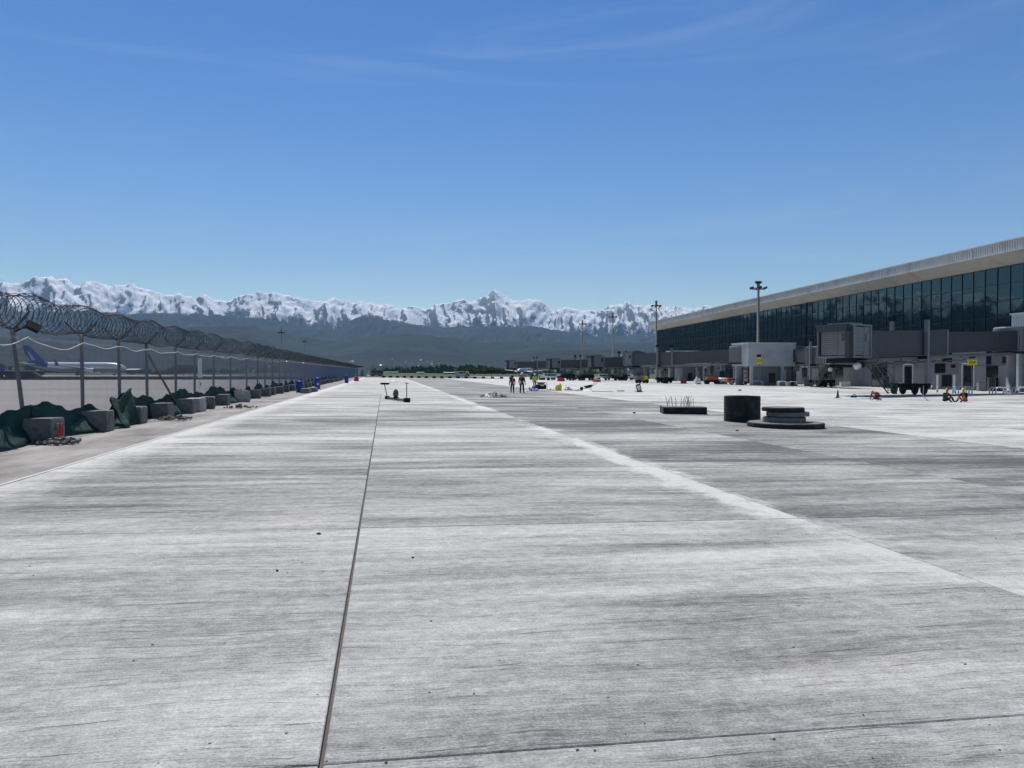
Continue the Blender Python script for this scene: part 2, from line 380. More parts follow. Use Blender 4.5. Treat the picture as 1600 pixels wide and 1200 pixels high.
def layer(pts, Rc, front, back, amp, tex, keep, pw):
    H = prof(pts, T2) * Rc; u = (Rc - R2)
    s = np.where(u >= 0, np.clip(1 - u / front, 0, 1) ** pw, np.clip(1 + u / back, 0, 1))
    m = keep + (1 - keep) * np.clip(np.abs(u) / (front * .22), 0, 1)
    return H * s - amp * H * (1 - tex) * m * np.clip(s * 3, 0, 1)
Hs = 1.05 * layer(SNOW, 26000, 9500, 6000, .74, .4 * big + .6 * rib, .17, 1.1)
Hm = layer(MID, 20500, 7500, 5000, .55, .3 * big + .7 * rib, .10, 1.05)
Hf = layer(FOOT, 12800, 5200, 4200, .46, soft, .10, .95)
Hl = layer(LOWF, 9300, 2700, 2500, .40, soft, .12, 1.0)
Z = np.maximum.reduce([Hs, Hm, Hf, Hl]); Z = Z + fbm(X / 300, Y / 300, 3, 120) * np.clip(Z / 3000, 0, 1) * 80
Z = np.maximum(Z, -5); Z[0, :] = -6; Z[:4, :] = np.minimum(Z[:4, :], np.linspace(-6, 40, 4)[:, None])
def grid(name, i0, i1, m):
    sl = slice(i0, i1); V = np.stack([X[sl], Y[sl], Z[sl]], -1).reshape(-1, 3); nr = i1 - i0
    ii = np.arange(nr - 1)[:, None] * NT + np.arange(NT - 1)[None]; F = np.stack([ii, ii + 1, ii + NT + 1, ii + NT], -1).reshape(-1, 4)
    me = bpy.data.meshes.new(name); me.vertices.add(len(V)); me.vertices.foreach_set('co', V.ravel().astype(np.float32))
    me.loops.add(F.size); me.loops.foreach_set('vertex_index', F.ravel().astype(np.int32)); me.polygons.add(len(F))
    me.polygons.foreach_set('loop_start', (np.arange(len(F)) * 4).astype(np.int32)); me.polygons.foreach_set('loop_total', np.full(len(F), 4, np.int32))
    me.polygons.foreach_set('use_smooth', np.ones(len(F), bool)); me.update(); me.validate(); me.materials.append(m)
    return tag(link(name, me), kind='structure')
def mountain_mat():
    g = NG('alpine'); p = g.pos(); xyz = g.sep(p); nrm = g.sep(N('ShaderNodeNewGeometry', g.t).outputs['Normal'])
    nb = g.noise(g.mapv(p, (.0008, .0008, .0008)), 1, 6, .6); nf = g.noise(g.mapv(p, (.006, .006, .005)), 1, 8, .75, .5)
    ang = g.ma('DIVIDE', xyz[0], xyz[1])
    line = g.mr(ang, -.45, .35, 1730, 1270)
    a = g.ma('SUBTRACT', xyz[2], line)
    a = g.ma('ADD', a, g.ma('MULTIPLY', g.ma('SUBTRACT', nb, .5), 900)); a = g.ma('ADD', a, g.ma('MULTIPLY', g.ma('SUBTRACT', nf, .5), 1100))
    sc_ = N('ShaderNodeCombineXYZ', g.t); g.lk(g.ma('MULTIPLY', ang, 26000 * .0075), sc_.inputs[0]); g.lk(g.ma('MULTIPLY', xyz[2], .0016), sc_.inputs[1])
    stk = g.ma('SUBTRACT', g.noise(sc_.outputs[0], 1.0, 5, .65, .6), .5)
    a = g.ma('ADD', a, g.ma('MULTIPLY', stk, 800))
    alt = g.mr(a, -90, 120)
    asp = g.ma('ADD', g.ma('ADD', nrm[2], g.ma('MULTIPLY', nrm[0], .38)), g.ma('ADD', g.ma('MULTIPLY', stk, .45), g.ma('MULTIPLY', g.ma('SUBTRACT', nf, .5), 1.5)))
    steep = g.mr(asp, .60, .70)
    high = g.mr(a, 0, 1100, .0, .25)
    sn = g.ma('MULTIPLY', alt, g.ma('MAXIMUM', steep, high))
    rock = g.mix(nf, (.030, .034, .042), (.075, .078, .082))
    wood = g.mix(nf, (.008, .015, .020), (.020, .030, .034))  # wood and low tones lean blue, part of the haze baked in
    low = g.mix(g.mr(nb, .4, .62), (.010, .020, .022), (.032, .046, .040))
    low = g.mix(g.mr(nf, .4, .7, 0, .6), low, (.02, .034, .02))
    c = g.mix(g.mr(xyz[2], 350, 750), low, wood); c = g.mix(g.mr(xyz[2], 1300, 1900), c, rock)
    c = g.mix(sn, c, (.94, .95, .96))
    g.lk(c, g.b.inputs['Base Color']); g.b.inputs['Roughness'].default_value = .9; g.b.inputs['Specular IOR Level'].default_value = .1
    g.bump(nf, .8, 130); return g.m
M_ALP = mountain_mat()
k = int(np.searchsorted(RR, 15500))
grid('foothills', 0, k + 1, M_ALP); grid('mountain_range', k, NR, M_ALP)

# the air between here and the mountains
hz = MB(); hz.span(-36000, 36000, -2600, 32000, -8, 4300)
hm = bpy.data.materials.new('haze'); hm.use_nodes = True; hm.node_tree.nodes.clear()
pv = N('ShaderNodeVolumePrincipled', hm.node_tree); pv.inputs['Color'].default_value = (.42, .70, 1.0, 1); pv.inputs['Density'].default_value = HAZE = 1.7e-5
pv.inputs['Anisotropy'].default_value = 0.0
ho = N('ShaderNodeOutputMaterial', hm.node_tree); hm.node_tree.links.new(pv.outputs[0], ho.inputs['Volume'])
tag(hz.build('haze', hm), 'thin blue haze in the air before the mountains', 'haze', kind='stuff')
# ================================================================== MATERIALS FOR BUILT THINGS
def cladding(name, col, rough=.45, metal=.0): return mat(name, col, rough, metal, var=.06, vscale=.6, dirt=tuple(c * .8 for c in col), dscale=.35)
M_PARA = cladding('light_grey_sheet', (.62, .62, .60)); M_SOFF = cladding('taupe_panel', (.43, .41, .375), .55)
M_GREYP = cladding('grey_cladding', (.21, .22, .225)); M_WHITEP = cladding('white_cladding', (.52, .54, .54), .4)
M_MULL = mat('dark_mullion', (.035, .05, .058), .4, .3, var=.1)
M_INT = mat('interior_wall', (.42, .46, .46), .8); M_INTL = mat('interior_column', (.55, .57, .56), .7)
M_TUN = cladding('bridge_grey', (.042, .048, .056), .6); M_TUN2 = cladding('bridge_grey_outer', (.050, .056, .064), .6)
M_CABIN = cladding('bridge_cab_grey', (.17, .18, .19), .5)
M_STEEL = mat('galvanised_steel', (.13, .14, .145), .75, .0, var=.15, vscale=6, spec=.15)
M_PIER = cladding('pier_paint', (.17, .18, .19)); M_DARK = mat('dark_rubber', (.018, .018, .019), .75, var=.3, vscale=8)
M_BLACK = mat('black_paint', (.014, .015, .017), .7, var=.2, spec=.15); M_WHITE = mat('white_paint', (.72, .72, .70), .45, var=.08, dirt=(.5, .49, .46), dscale=3)
M_YEL = mat('yellow_sign', (.70, .55, .03), .45, var=.05); M_ORANGE = mat('orange_paint', (.62, .13, .035), .4, var=.12, dirt=(.35, .12, .06), dscale=3)
M_RED = mat('red_plastic', (.55, .035, .035), .45, var=.1, dirt=(.4, .05, .05)); M_BLUE = mat('blue_plastic', (.02, .05, .26), .4, var=.15)
M_DKRED = mat('dark_red_paint', (.20, .03, .03), .5, var=.2)
def glass_mat(name, tint, refl):
    m = bpy.data.materials.new(name); m.use_nodes = True; t = m.node_tree; t.nodes.clear()
    tr = N('ShaderNodeBsdfTransparent', t); tr.inputs[0].default_value = (*tint, 1)
    gl = N('ShaderNodeBsdfGlossy', t); gl.inputs['Roughness'].default_value = .015; gl.inputs[0].default_value = (.62, .92, 1.0, 1)
    fr = N('ShaderNodeFresnel', t); fr.inputs[0].default_value = refl
    geo = N('ShaderNodeTexCoord', t); nz = N('ShaderNodeTexNoise', t); nz.inputs['Scale'].default_value = .5; bp = N('ShaderNodeBump', t); bp.inputs['Strength'].default_value = .03; bp.inputs['Distance'].default_value = .03
    t.links.new(geo.outputs['Object'], nz.inputs['Vector']); t.links.new(nz.outputs[0], bp.inputs['Height']); t.links.new(bp.outputs[0], gl.inputs['Normal'])
    mx_ = N('ShaderNodeMixShader', t); o = N('ShaderNodeOutputMaterial', t)
    t.links.new(fr.outputs[0], mx_.inputs[0]); t.links.new(tr.outputs[0], mx_.inputs[1]); t.links.new(gl.outputs[0], mx_.inputs[2]); t.links.new(mx_.outputs[0], o.inputs[0]); return m
M_GLASS = glass_mat('tinted_glass', (.20, .47, .54), 1.8)
M_WIN = mat('dark_window', (.012, .02, .026), .06, var=.1, spec=.8)
def emit(name, col, st):
    m = bpy.data.materials.new(name); m.use_nodes = True; b = m.node_tree.nodes['Principled BSDF']
    b.inputs['Emission Color'].default_value = (*col, 1); b.inputs['Emission Strength'].default_value = st; return m
M_LAMP = emit('ceiling_lamp', (.8, .95, 1), 3.0)

# ================================================================== TERMINAL
FA = R(3.8); FX0 = 84 - 97 * math.tan(FA)
term = empty('terminal_building', (FX0, 0, -1.02), -FA)
tag(term, 'long terminal building with dark glass wall under a slanted grey roof edge', 'building')
def TL(x, y, z=0): return Matrix.Rotation(-FA, 3, 'Z') @ Vector((x, y, z)) + Vector((FX0, 0, -1.02))
YN, YF, CW, NC = 80.0, 260.0, 2.4, 75
ZG0, ZG1, NRW = 8.0, 17.15, 4
RH = (ZG1 - ZG0) / NRW
pane = MB(); pane.box((0, 0, 0), (.03, CW - .07, RH - .06)); pme = pane.mesh('glass_pane', M_GLASS)
for i in range(NC):
    for j in range(NRW):
        link('glass_pane', pme, term, (0, YN + (i + .5) * CW, ZG0 + (j + .5) * RH), (0, random.uniform(-.0025, .0025), random.uniform(-.0025, .0025)))
mv = MB(); mv.box((0, 0, 0), (.16, .065, ZG1 - ZG0)); mvm = mv.mesh('mullion', M_MULL)
for i in range(NC + 1): link('mullion', mvm, term, (-.03, YN + i * CW, (ZG0 + ZG1) / 2))
for j in range(NRW + 1):
    b = MB(); b.box((-.01, (YN + YF) / 2, ZG0 + j * RH), (.11, YF - YN, .07)); b.build('transom', M_MULL, term)
b = MB(); b.span(-.55, .1, YN, YF, ZG0 - .55, ZG0 - .04); b.build('ledge', M_PARA, term)
# inside, seen through the glass
b = MB(); b.span(9, 9.2, YN, YF, ZG0, ZG1); b.span(.3, 9, YN, YF, ZG0 - .3, ZG0 - .06); b.span(.3, 9, YN, YF, ZG1, ZG1 + .2); b.span(.3, 9, YF - .3, YF - .1, ZG0, ZG1); b.span(.3, 9, YN, YN + .2, ZG0, ZG1); b.build('interior', M_INT, term)
cm = MB(); cm.lathe([(.42, 0), (.42, ZG1 - ZG0)], n=14); cme = cm.mesh('interior_column', M_INTL, True)
for i in range(19): link('interior_column', cme, term, (1.6, YN + 4 + i * 9.6, ZG0))
lm = MB(); lm.box((0, 0, 0), (.25, 1.6, .06)); lme = lm.mesh('ceiling_light', M_LAMP)
for i in range(24):
    for x in (3.2, 5.6, 7.8): link('ceiling_light', lme, term, (x, YN + 2.5 + i * 5.2, ZG1 - .1))
# roof: parapet of ribbed sheet on an outward leaning soffit
b = MB(); OV = 2.6
prf = [(0.25, ZG1), (-OV, 18.55), (-OV, 18.75), (-OV + .02, 20.0), (-OV + .3, 20.05), (30, 21.0), (30, 17.3)]
y0, y1 = YN - 2, YF + 1.2
def strip(bb, p, q, ya, yb): bb.add([(p[0], ya, p[1]), (q[0], ya, q[1]), (q[0], yb, q[1]), (p[0], yb, p[1])], [(0, 1, 2, 3)])
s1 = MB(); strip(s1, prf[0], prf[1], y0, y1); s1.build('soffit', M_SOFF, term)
# joints of the soffit panels
for i in range(6):
    q = MB(); yy = 92 + i * 30.0; q.add([(.25, yy, ZG1 - .012), (-OV, yy, 18.55 - .012), (-OV, yy + .09, 18.55 - .012), (.25, yy + .09, ZG1 - .012)], [(0, 1, 2, 3)]); q.build('soffit_joint', M_PARA, term)
s2 = MB(); strip(s2, prf[1], prf[3], y0, y1); strip(s2, prf[4], prf[5], y0, y1)
s2.add([(0.25, y1, ZG1), (-OV, y1, 18.55), (-OV, y1, 20.0), (30, y1, 21), (30, y1, 17.15)], [(0, 1, 2, 3, 4)]); s2.build('roof', M_PARA, term)
s3 = MB()
for i in range(int((y1 - y0) / .45)): s3.box((-OV - .05, y0 + .2 + i * .45, 19.28), (.10, .13, 1.2))
tag(s3.build('parapet_rib', M_PARA, term), kind='stuff')
s4 = MB(); s4.span(-OV - .22, -OV + .4, y0, y1, 19.98, 20.14); s4.build('coping', M_WHITEP, term)
s5 = MB(); s5.span(-OV - .14, -OV - .0, y0, y1, 18.54, 18.68); s5.build('drip_rail', M_WHITEP, term)
for i in range(8):
    q = MB(); q.box((-OV - .13, 96 + i * 22.0, 19.3), (.08, .16, 1.4)); q.build('parapet_joint', M_WHITEP, term)
# lower storey
wl = MB(); wl.span(.35, 30, YN, YF, -.3, ZG0 - .5); wl.build('lower_wall', M_GREYP, term)
pw = MB(); pw.box((0, 0, 0), (.12, 2.36, 3.6)); pwm = pw.mesh('wall_panel', M_GREYP)
gw = MB(); gw.box((0, 0, 0), (.10, 2.3, 3.6)); gwm = gw.mesh('lower_pane', M_WIN)
wf = MB(); wf.box((0, -1.25, 0), (.2, .16, 4.0)); wf.box((0, 1.25, 0), (.2, .16, 4.0)); wf.box((0, 0, 2.0), (.2, 2.66, .2)); wfm = wf.mesh('door_frame', M_WHITE)
pat = 'GGGGPPGPDPGPPPDPPGGPPPP'
for i in range(NC):
    k_ = pat[(i + 0) % len(pat)]; yy = YN + (i + .5) * CW
    for j in range(2):
        z = 1.85 + j * 3.75
        if k_ == 'G' or (k_ == 'D' and j == 0): link('lower_pane', gwm, term, (.28, yy, z))
        else: link('wall_panel', pwm, term, (.26, yy, z))
    if k_ == 'D': link('door_frame', wfm, term, (.18, yy, 2.0))

# ------------------------------------------------------------------ white fixed links between terminal and bridges
def gate_link(label, x0, x1, y0, y1, z0, z1, stair=True):
    cx, cy = (x0 + x1) / 2, (y0 + y1) / 2; g0 = gz(cx)
    t = empty('gate_link', (cx, cy, g0)); tag(t, label, 'walkway', 'white walkways from terminal to boarding bridges')
    b = MB(); b.span(x0 - cx, x1 - cx, y0 - cy, y1 - cy, z0 - g0, z1 - g0); b.build('body', M_WHITEP, t)
    b = MB(); n = int((x1 - x0) / .38)
    for i in range(n):
        b.box((x0 - cx + .2 + i * .38, y0 - cy - .03, (z0 + z1) / 2 - g0), (.13, .06, z1 - z0 - .3))
    for i in range(int((y1 - y0) / .38)): b.box((x0 - cx - .03, y0 - cy + .2 + i * .38, (z0 + z1) / 2 - g0), (.06, .13, z1 - z0 - .3))
    tag(b.build('cladding_rib', M_WHITEP, t), kind='stuff')
    b = MB(); b.span(x0 - cx - .15, x1 - cx, y0 - cy - .15, y1 - cy + .15, z1 - g0, z1 - g0 + .22); b.build('roof_edge', M_PARA, t)
    for xx in np.arange(x0 + .8, x1, 6.0):
        for yy in (y0 + .4, y1 - .4):
            b = MB(); b.box((xx - cx, yy - cy, (z0 - g0) / 2), (.45, .45, z0 - g0)); b.build('column', M_WHITEP, t)
    if stair:
        b = MB(); b.span(x0 + 3 - cx, x0 + 9 - cx, y0 + 1.2 - cy, y1 - 1 - cy, 0, z0 - g0 - .01); b.build('stair_core', M_GREYP, t)
        d = MB(); d.box((x0 + 5.2 - cx, y0 + 1.16 - cy, 1.15), (1.2, .1, 2.2)); d.build('door', M_WIN, t)
        d = MB(); d.box((x0 + 7.4 - cx, y0 + 1.15 - cy, 1.4), (1.0, .1, 2.8)); d.build('wall_box', M_PARA, t)
    return t
gl_ = gate_link('white ribbed walkway box on columns with a yellow number sign before it', 64.3, 73.5, 129, 135.5, 2.75, 6.8)
b = MB(); b.span(73.6 - 68.9, 88.4 - 68.9, 131.5 - 132.25, 135.4 - 132.25, 3.0 - gz(68.9), 6.3 - gz(68.9)); b.build('corridor', M_GREYP, gl_)
gate_link('white ribbed walkway end above the rotunda of the largest boarding bridge', 82.2, 84.0, 86, 90, 5.0, 9.3, False)
gate_link('white walkway box behind the boarding bridge with the orange lifts', 80, 91, 205, 211, 3.2, 7.4)
gate_link('white walkway box at the far end of the terminal glass', 82, 94, 255, 261, 3.2, 7.4)

# ------------------------------------------------------------------ boarding bridges
def jet_bridge(label, rx, ry, cx, cy, zr, zc, hgt=2.6, stairs=True, cabturn=0.0, sg=1):
    g0 = gz(rx); d = Vector((cx - rx, cy - ry)); L = d.length; rz = math.atan2(d.y, d.x)
    t = empty('boarding_bridge', (rx, ry, g0), rz); tag(t, label, 'boarding bridge', 'boarding bridges along the terminal')
    gc = gz(cx) - g0; zr -= g0; zc -= g0
    zf = lambda x: zr + (zc - zr) * x / L
    sl = -math.atan2(zc - zr, L)
    b = MB(); b.lathe([(.75, -.1), (.75, .25), (.55, .3), (.55, zr - .3), (1.0, zr - .05)], n=18); b.build('pedestal', M_PIER, t, True)
    b = MB(); b.lathe([(2.0, zr - .1), (2.0, zr + hgt + .25), (1.9, zr + hgt + .4)], n=20)
    ro = b.build('rotunda', M_CABIN, t)
    q = MB()
    for i in range(30): a = i * math.pi / 15; q.box((2.02 * math.cos(a), 2.02 * math.sin(a), zr + hgt / 2), (.07, .16, hgt), (0, 0, a))
    tag(q.build('shutter_slat', M_PIER, ro), kind='stuff')
    q = MB(); q.lathe([(2.2, zr - .32), (2.2, zr - .1)], n=20); q.build('floor_ring', M_BLACK, ro)
    def tun(x0, x1, w_, h_, dz, m, name):
        bb = MB(); bb.box((0, 0, 0), ((x1 - x0) / math.cos(sl), w_, h_)); o = bb.build(name, m, t)
        o.location = ((x0 + x1) / 2, 0, zf((x0 + x1) / 2) + h_ / 2 + dz); o.rotation_euler = (0, sl, 0)
        n = max(2, int((x1 - x0) / 3.0)); pm = MB()
        pm.box((0, 0, 0), ((x1 - x0) / n - .03, .03, h_ - .34)); pme_ = pm.mesh('wall_panel', m)
        for i in range(n):
            for s in (-1, 1): link('wall_panel', pme_, o, (-(x1 - x0) / 2 + (i + .5) * (x1 - x0) / n, s * (w_ / 2 + .012), 0))
        for zz in (-h_ / 2 + .08, h_ / 2 - .08):
            for s in (-1, 1):
                e = MB(); e.box((0, s * (w_ / 2 + .03), zz), (x1 - x0 - .02, .07, .17)); e.build('edge_rail', m, o)
        return o
    xm = L * .56
    tun(1.6, xm + .8, 2.5, hgt - .28, .12, M_TUN, 'inner_tunnel')
    tun(xm, L - .4, 2.95, hgt, 0, M_TUN2, 'outer_tunnel')
    b = MB(); b.box((xm, 0, zf(xm) + hgt / 2), (.35, 3.15, hgt + .18)); b.build('tunnel_collar', M_CABIN, t)
    # cable trough and hanging pipes below
    b = MB()
    for s in (-.9, .9): b.box((L * .5, s, zf(L * .5) - .28), (L - 5, .25, .32), (0, sl, 0))
    for i in range(8): b.box((3 + i * (L - 6) / 7, 0, zf(3 + i * (L - 6) / 7) - .33), (.16, 2.3, .2), (0, sl, 0))
    b.build('cable_trough', M_PIER, t)
    b = MB(); pts = []
    for i in range(15):
        x = L * .42 + i * L * .5 / 14; pts.append((x, -1.25, zf(x) - .55 - .22 * math.sin(i * 1.25) ** 2))
    b.tube(pts, .10, 6); b.tube([(p[0], 1.2, p[2] - .05) for p in pts], .07, 6); b.build('hose', M_STEEL, t, True)
    # lifting columns on the wheel bogie
    xb = L * .70; zb = gc * .7
    for s in (-1, 1):
        b = MB(); b.box((xb, s * 1.82, (zb + .9 + zf(xb) + hgt + 1.1) / 2), (.42, .36, zf(xb) + hgt + 1.1 - zb - .9)); c_ = b.build('lift_column', M_PIER, t)
        q = MB(); q.box((xb, s * 1.82, zf(xb) + hgt + 1.35), (.66, .56, .5)); q.build('column_cap', M_BLACK, c_)
    b = MB(); b.box((xb, 0, zb + .95), (.7, 4.2, .45)); b.box((xb, 0, zb + .62), (1.9, 1.0, .3)); bo = b.build('bogie', M_BLACK, t); b = MB(); b.box((xb, 0, zf(xb) - .2), (.5, 3.9, .3)); b.build('cross_beam', M_BLACK, t)
    for s in (-1.25, -.5, .5, 1.25):
        q = MB(); q.lathe([(.22, -.16), (.5, -.17), (.58, -.08), (.58, .08), (.5, .17), (.22, .16)], n=20); w_ = q.build('wheel', M_DARK, bo, True, (xb, s * 1.25, zb + .58), (R(90), 0, 0))
        q = MB(); q.lathe([(.2, -.14), (.2, .14)], n=12); q.build('hub', M_STEEL, w_)
    # cab
    cb = empty('cab', (L - .3, 0, zf(L))); cb.parent = t; cb.rotation_euler = (0, 0, cabturn)
    H = hgt + .55; W = 3.7; D = 3.3
    q = MB(); q.span(0, D, -W / 2 + .06, W / 2 - .06, 0, .18); q.span(0, D + .3, -W / 2, W / 2, H - .14, H); q.span(0, .14, -W / 2 + .03, W / 2 - .03, .18, H - .14)
    q.span(0, D, -sg * (W / 2 - .12), -sg * W / 2, .18, H - .14); q.span(D - .3, D, sg * W / 2, sg * (W / 2 - .35), .18, H - .14); q.span(.142, .32, sg * (W / 2 + .02), sg * (W / 2 - .3), .18, H - .14)
    q.box((D / 2, 0, H + .1), (D * .7, W * .6, .16)); q.build('cab_shell', M_CABIN, cb)
    nsl = 16; sm = MB(); sm.box((0, 0, 0), (1.55, .06, (H - .5) / nsl - .02)); sme = sm.mesh('shutter_slat', M_CABIN)
    for i in range(nsl): link('shutter_slat', sme, cb, (D - .35 - .82, sg * (W / 2 - .12), .25 + (i + .5) * (H - .5) / nsl))
    q = MB(); q.span(.33, D - 2.0, sg * (W / 2 - .08), sg * (W / 2 - .16), .2, H - .2); q.build('side_door', M_PIER, cb)
    q = MB(); q.box((.75, sg * (W / 2 - .05), H * .62), (.62, .06, .8)); q.build('window', M_WIN, cb)
    fm_ = MB(); fm_.box((0, 0, 0), (.06, (W - .8) * .58, (H - .5) / 13 - .025)); fme_ = fm_.mesh('front_slat', M_CABIN)
    for i in range(13): link('front_slat', fme_, cb, (D - .06, -sg * (W - .8) * .20, .25 + (i + .5) * (H - .5) / 13))
    q = MB(); q.box((D - .08, sg * (W - .8) * .30, H / 2), (.06, (W - .8) * .40, H - .5)); q.build('front_door', M_PIER, cb)
    q = MB(); q.box((D - .04, sg * (W - .8) * .32, H * .62), (.05, .62, .7)); q.build('front_window', M_WIN, cb)
    can = MB()
    for i in range(5): can.span(D + i * .16, D + i * .16 + .1, -W / 2 + .1 + i * .06, W / 2 - .1 - i * .06, H - .5 - i * .05, H - .05); can.span(D + i * .16, D + i * .16 + .1, sg * (W / 2 - .1), sg * (W / 2 - .45), 0, H - .51 - i * .05)
    can.build('bellows_canopy', M_TUN, cb)
    q = MB(); q.box((D * .5, .2, -.25), (D * .9, 2.4, .45)); q.box((D * .35, sg * 1.2, -.55), (.8, .7, .7)); q.build('cab_underframe', M_BLACK, cb)
    q = MB(); q.lathe([(.05, -.3), (.32, -.25), (.36, .1), (.2, .3)], n=10); q.build('floodlight', M_WHITE, cb, True, (D * .55, sg * 1.4, -.75), (R(-70 * sg), 0, 0))
    if stairs:
        st = empty('service_stairs', (L + .6, sg * 1.95, 0)); st.parent = t
        zt = zf(L) - .3; zg = gc + .15; run = 4.6; n = 15
        for s in (-.42, .42):
            q = MB(); q.tube([(0, s, zt), (-run, s, zg)], .08, 4); q.build('stringer', M_STEEL, st)
            q = MB(); q.tube([(0.3, s, zt + 1.05), (0, s, zt + 1.05), (-run, s, zg + 1.05), (-run, s, zg)], .035, 5)
            q.tube([(0, s, zt + .55), (-run, s, zg + .55)], .025, 5)
            for i in range(6): f = i / 5; q.tube([(-run * f, s, zt + (zg - zt) * f), (-run * f, s, zt + (zg - zt) * f + 1.05)], .025, 4)
            q.build('handrail', M_STEEL, st)
        tm = MB(); tm.box((0, 0, 0), (.27, .84, .04)); tme = tm.mesh('tread', M_STEEL)
        for i in range(n): f = (i + .5) / n; link('tread', tme, st, (-run * f, 0, zt + (zg - zt) * f))
        q = MB(); q.box((.5, 0, zt), (1.1, 1.0, .08)); q.build('landing', M_STEEL, st)
    # equipment boxes below the tunnel
    q = MB(); q.box((L * .14, sg * .6, zf(L * .14) - 1.0), (1.5, 1.1, 1.1)); q.build('equipment_box', M_CABIN, t)
    q = MB(); q.box((L * .14 + .05, sg * 1.17, zf(L * .14) - 1.0), (.85, .05, .75)); q.build('equipment_screen', M_WIN, t)
    return t
jet_bridge('largest boarding bridge, dark grey tunnel with shuttered cab and service stairs', 78.2, 85.6, 44.6, 68.0, 4.4, 3.1)
jet_bridge('boarding bridge parked along the terminal on the near side of the white walkway box', 75.3, 133.0, 69.8, 110.5, 3.5, 2.9, sg=-1)
jet_bridge('boarding bridge parked along the terminal on the far side of the white walkway box', 65.0, 133.5, 56.2, 166.0, 3.5, 3.12)
jet_bridge('dark boarding bridge directly behind the cab of the one with orange lifts below', 80.5, 207.5, 57.6, 201.5, 3.6, 2.95)
jet_bridge('dark boarding bridge near the far corner of the terminal glass', 82, 258, 57.0, 251.0, 3.6, 2.9)
jet_bridge('boarding bridge farthest out on the apron past the terminal corner', 78, 300, 50.0, 295.0, 3.6, 2.95)

# ------------------------------------------------------------------ light masts
def mast(label, x, y, h, big=False):
    t = empty('light_mast', (x, y, gz(x))); tag(t, label, 'light mast', 'floodlight masts around the apron')
    b = MB(); b.lathe([(.55, 0), (.55, .08), (.36, .1), (.16 if not big else .24, h)], n=12); b.build('pole', M_STEEL, t, True)
    hd = empty('lamp_head', (0, 0, h)); hd.parent = t
    b = MB(); rr = 1.35 if not big else 1.6
    b.tube([(rr * math.cos(a), rr * math.sin(a), -.6) for a in np.linspace(0, 2 * math.pi, 17)[:-1]], .07, 5, closed=True)
    for i in range(4): a = i * math.pi / 2; b.tube([(0, 0, -.6), (rr * math.cos(a), rr * math.sin(a), -.6)], .06, 5)
    b.box((0, 0, .15), (.5, .5, 1.5)); b.build('ring', M_STEEL, hd)
    fm = MB(); fm.box((0, 0, 0), (.28, .62, .48)); fm.box((-.17, 0, 0), (.1, .3, .25)); fme = fm.mesh('floodlight', M_BLACK)
    for i in range(6): a = i * math.pi / 3 + .3; link('floodlight', fme, hd, (rr * 1.08 * math.cos(a), rr * 1.08 * math.sin(a), -.72 if not big else -.4), (0, R(35), a))
    if big:
        for i in range(3): a = i * 2.1; link('floodlight', fme, hd, (.5 * math.cos(a), .5 * math.sin(a), .85), (0, R(30), a))
        b = MB(); b.box((0, 0, 1.0), (1.5, .35, .28)); b.build('top_bar', M_STEEL, hd)
    else:
        b = MB(); b.box((0, 0, .75), (1.0, .9, .12), taper=.6); b.build('top_cap', M_BLACK, hd)
    return t
def mast_at(label, px, pytop, y, big=False):
    p = A(px, pytop, y); mast(label, p.x, y, p.z - gz(p.x) - .9, big)
mast_at('tall grey light mast rising behind the white walkway box', 1185, 441, 161, True)
mast_at('light mast standing at the far corner of the terminal glass', 1025.5, 470, 229)
mast_at('light mast over the bridges, nearer one of the two past the terminal corner', 957.5, 488.5, 279)
mast_at('light mast over the bridges, farther one of the two past the terminal corner', 910, 500.5, 322)
mast_at('light mast beyond the razor wire fence, taller looking of the pair', 439.5, 514.5, 385)
mast_at('light mast beyond the razor wire fence, shorter looking of the pair', 476, 529.5, 495)
# ================================================================== FENCE
M_POST = mat('weathered_post', (.10, .105, .10), .65, .2, var=.25, vscale=5, dirt=(.13, .10, .075), dscale=4)
M_WIRE = mat('razor_steel', (.035, .04, .046), .6, .1, var=.3, vscale=4)
M_LINK = mat('chain_link', (.26, .265, .26), .5, .5, var=.2)
M_BLOCK = mat('cast_block', (.18, .176, .165), .92, var=.22, vscale=3, bump=.5, bscale=25, dirt=(.10, .098, .09), dscale=2.2)
M_BLOCKL = mat('pale_block', (.40, .385, .35), .92, var=.2, vscale=3, bump=.5, bscale=25, dirt=(.28, .27, .25), dscale=2.2)
M_RUB = mat('broken_concrete', (.17, .16, .145), .95, var=.3, vscale=7, bump=.5, dirt=(.07, .065, .06), dscale=5)
M_REDP = mat('red_spray', (.42, .05, .03), .7, var=.25, vscale=20)
g = NG('green_netting'); p_ = g.pos(); nf_ = g.noise(p_, 3.0, 5, .6); nw = g.noise(g.mapv(p_, (60, 60, 60)), 1, 2)
g.lk(g.mix(nf_, (.006, .026, .021), (.018, .062, .047)), g.b.inputs['Base Color']); g.b.inputs['Roughness'].default_value = .8; g.b.inputs['Specular IOR Level'].default_value = .2; g.bump(nw, .3, .004)
M_NET = g.m
fence = empty('perimeter_fence', (FENX, 0, gz(FENX)))
tag(fence, 'long chain link fence on steel posts topped with coiled razor wire', 'fence')
FG = gz(FENX)
PX = [(40, 24.0), (129, 0), (187, 0), (230, 0), (274.5, 0), (304, 0), (333, 0), (360, 0), (385.5, 0), (402, 0), (414, 0), (425, 0)]
def fy(px):
    d = ray(px, 580); return FENX / d.x * d.y
PY = [fy(-75)] + [fy(p[0]) for p in PX]
while PY[-1] < 236: PY.append(PY[-1] + 4.15)
NSEG = len(PY); PY2 = []
y = PY[-1] + 6
while y < 330: PY2.append(y); y += 4.3
HP = (A(187, 531, fy(187)).z - FG)
print('post height', HP, [round(q, 1) for q in PY[:12]], len(PY))
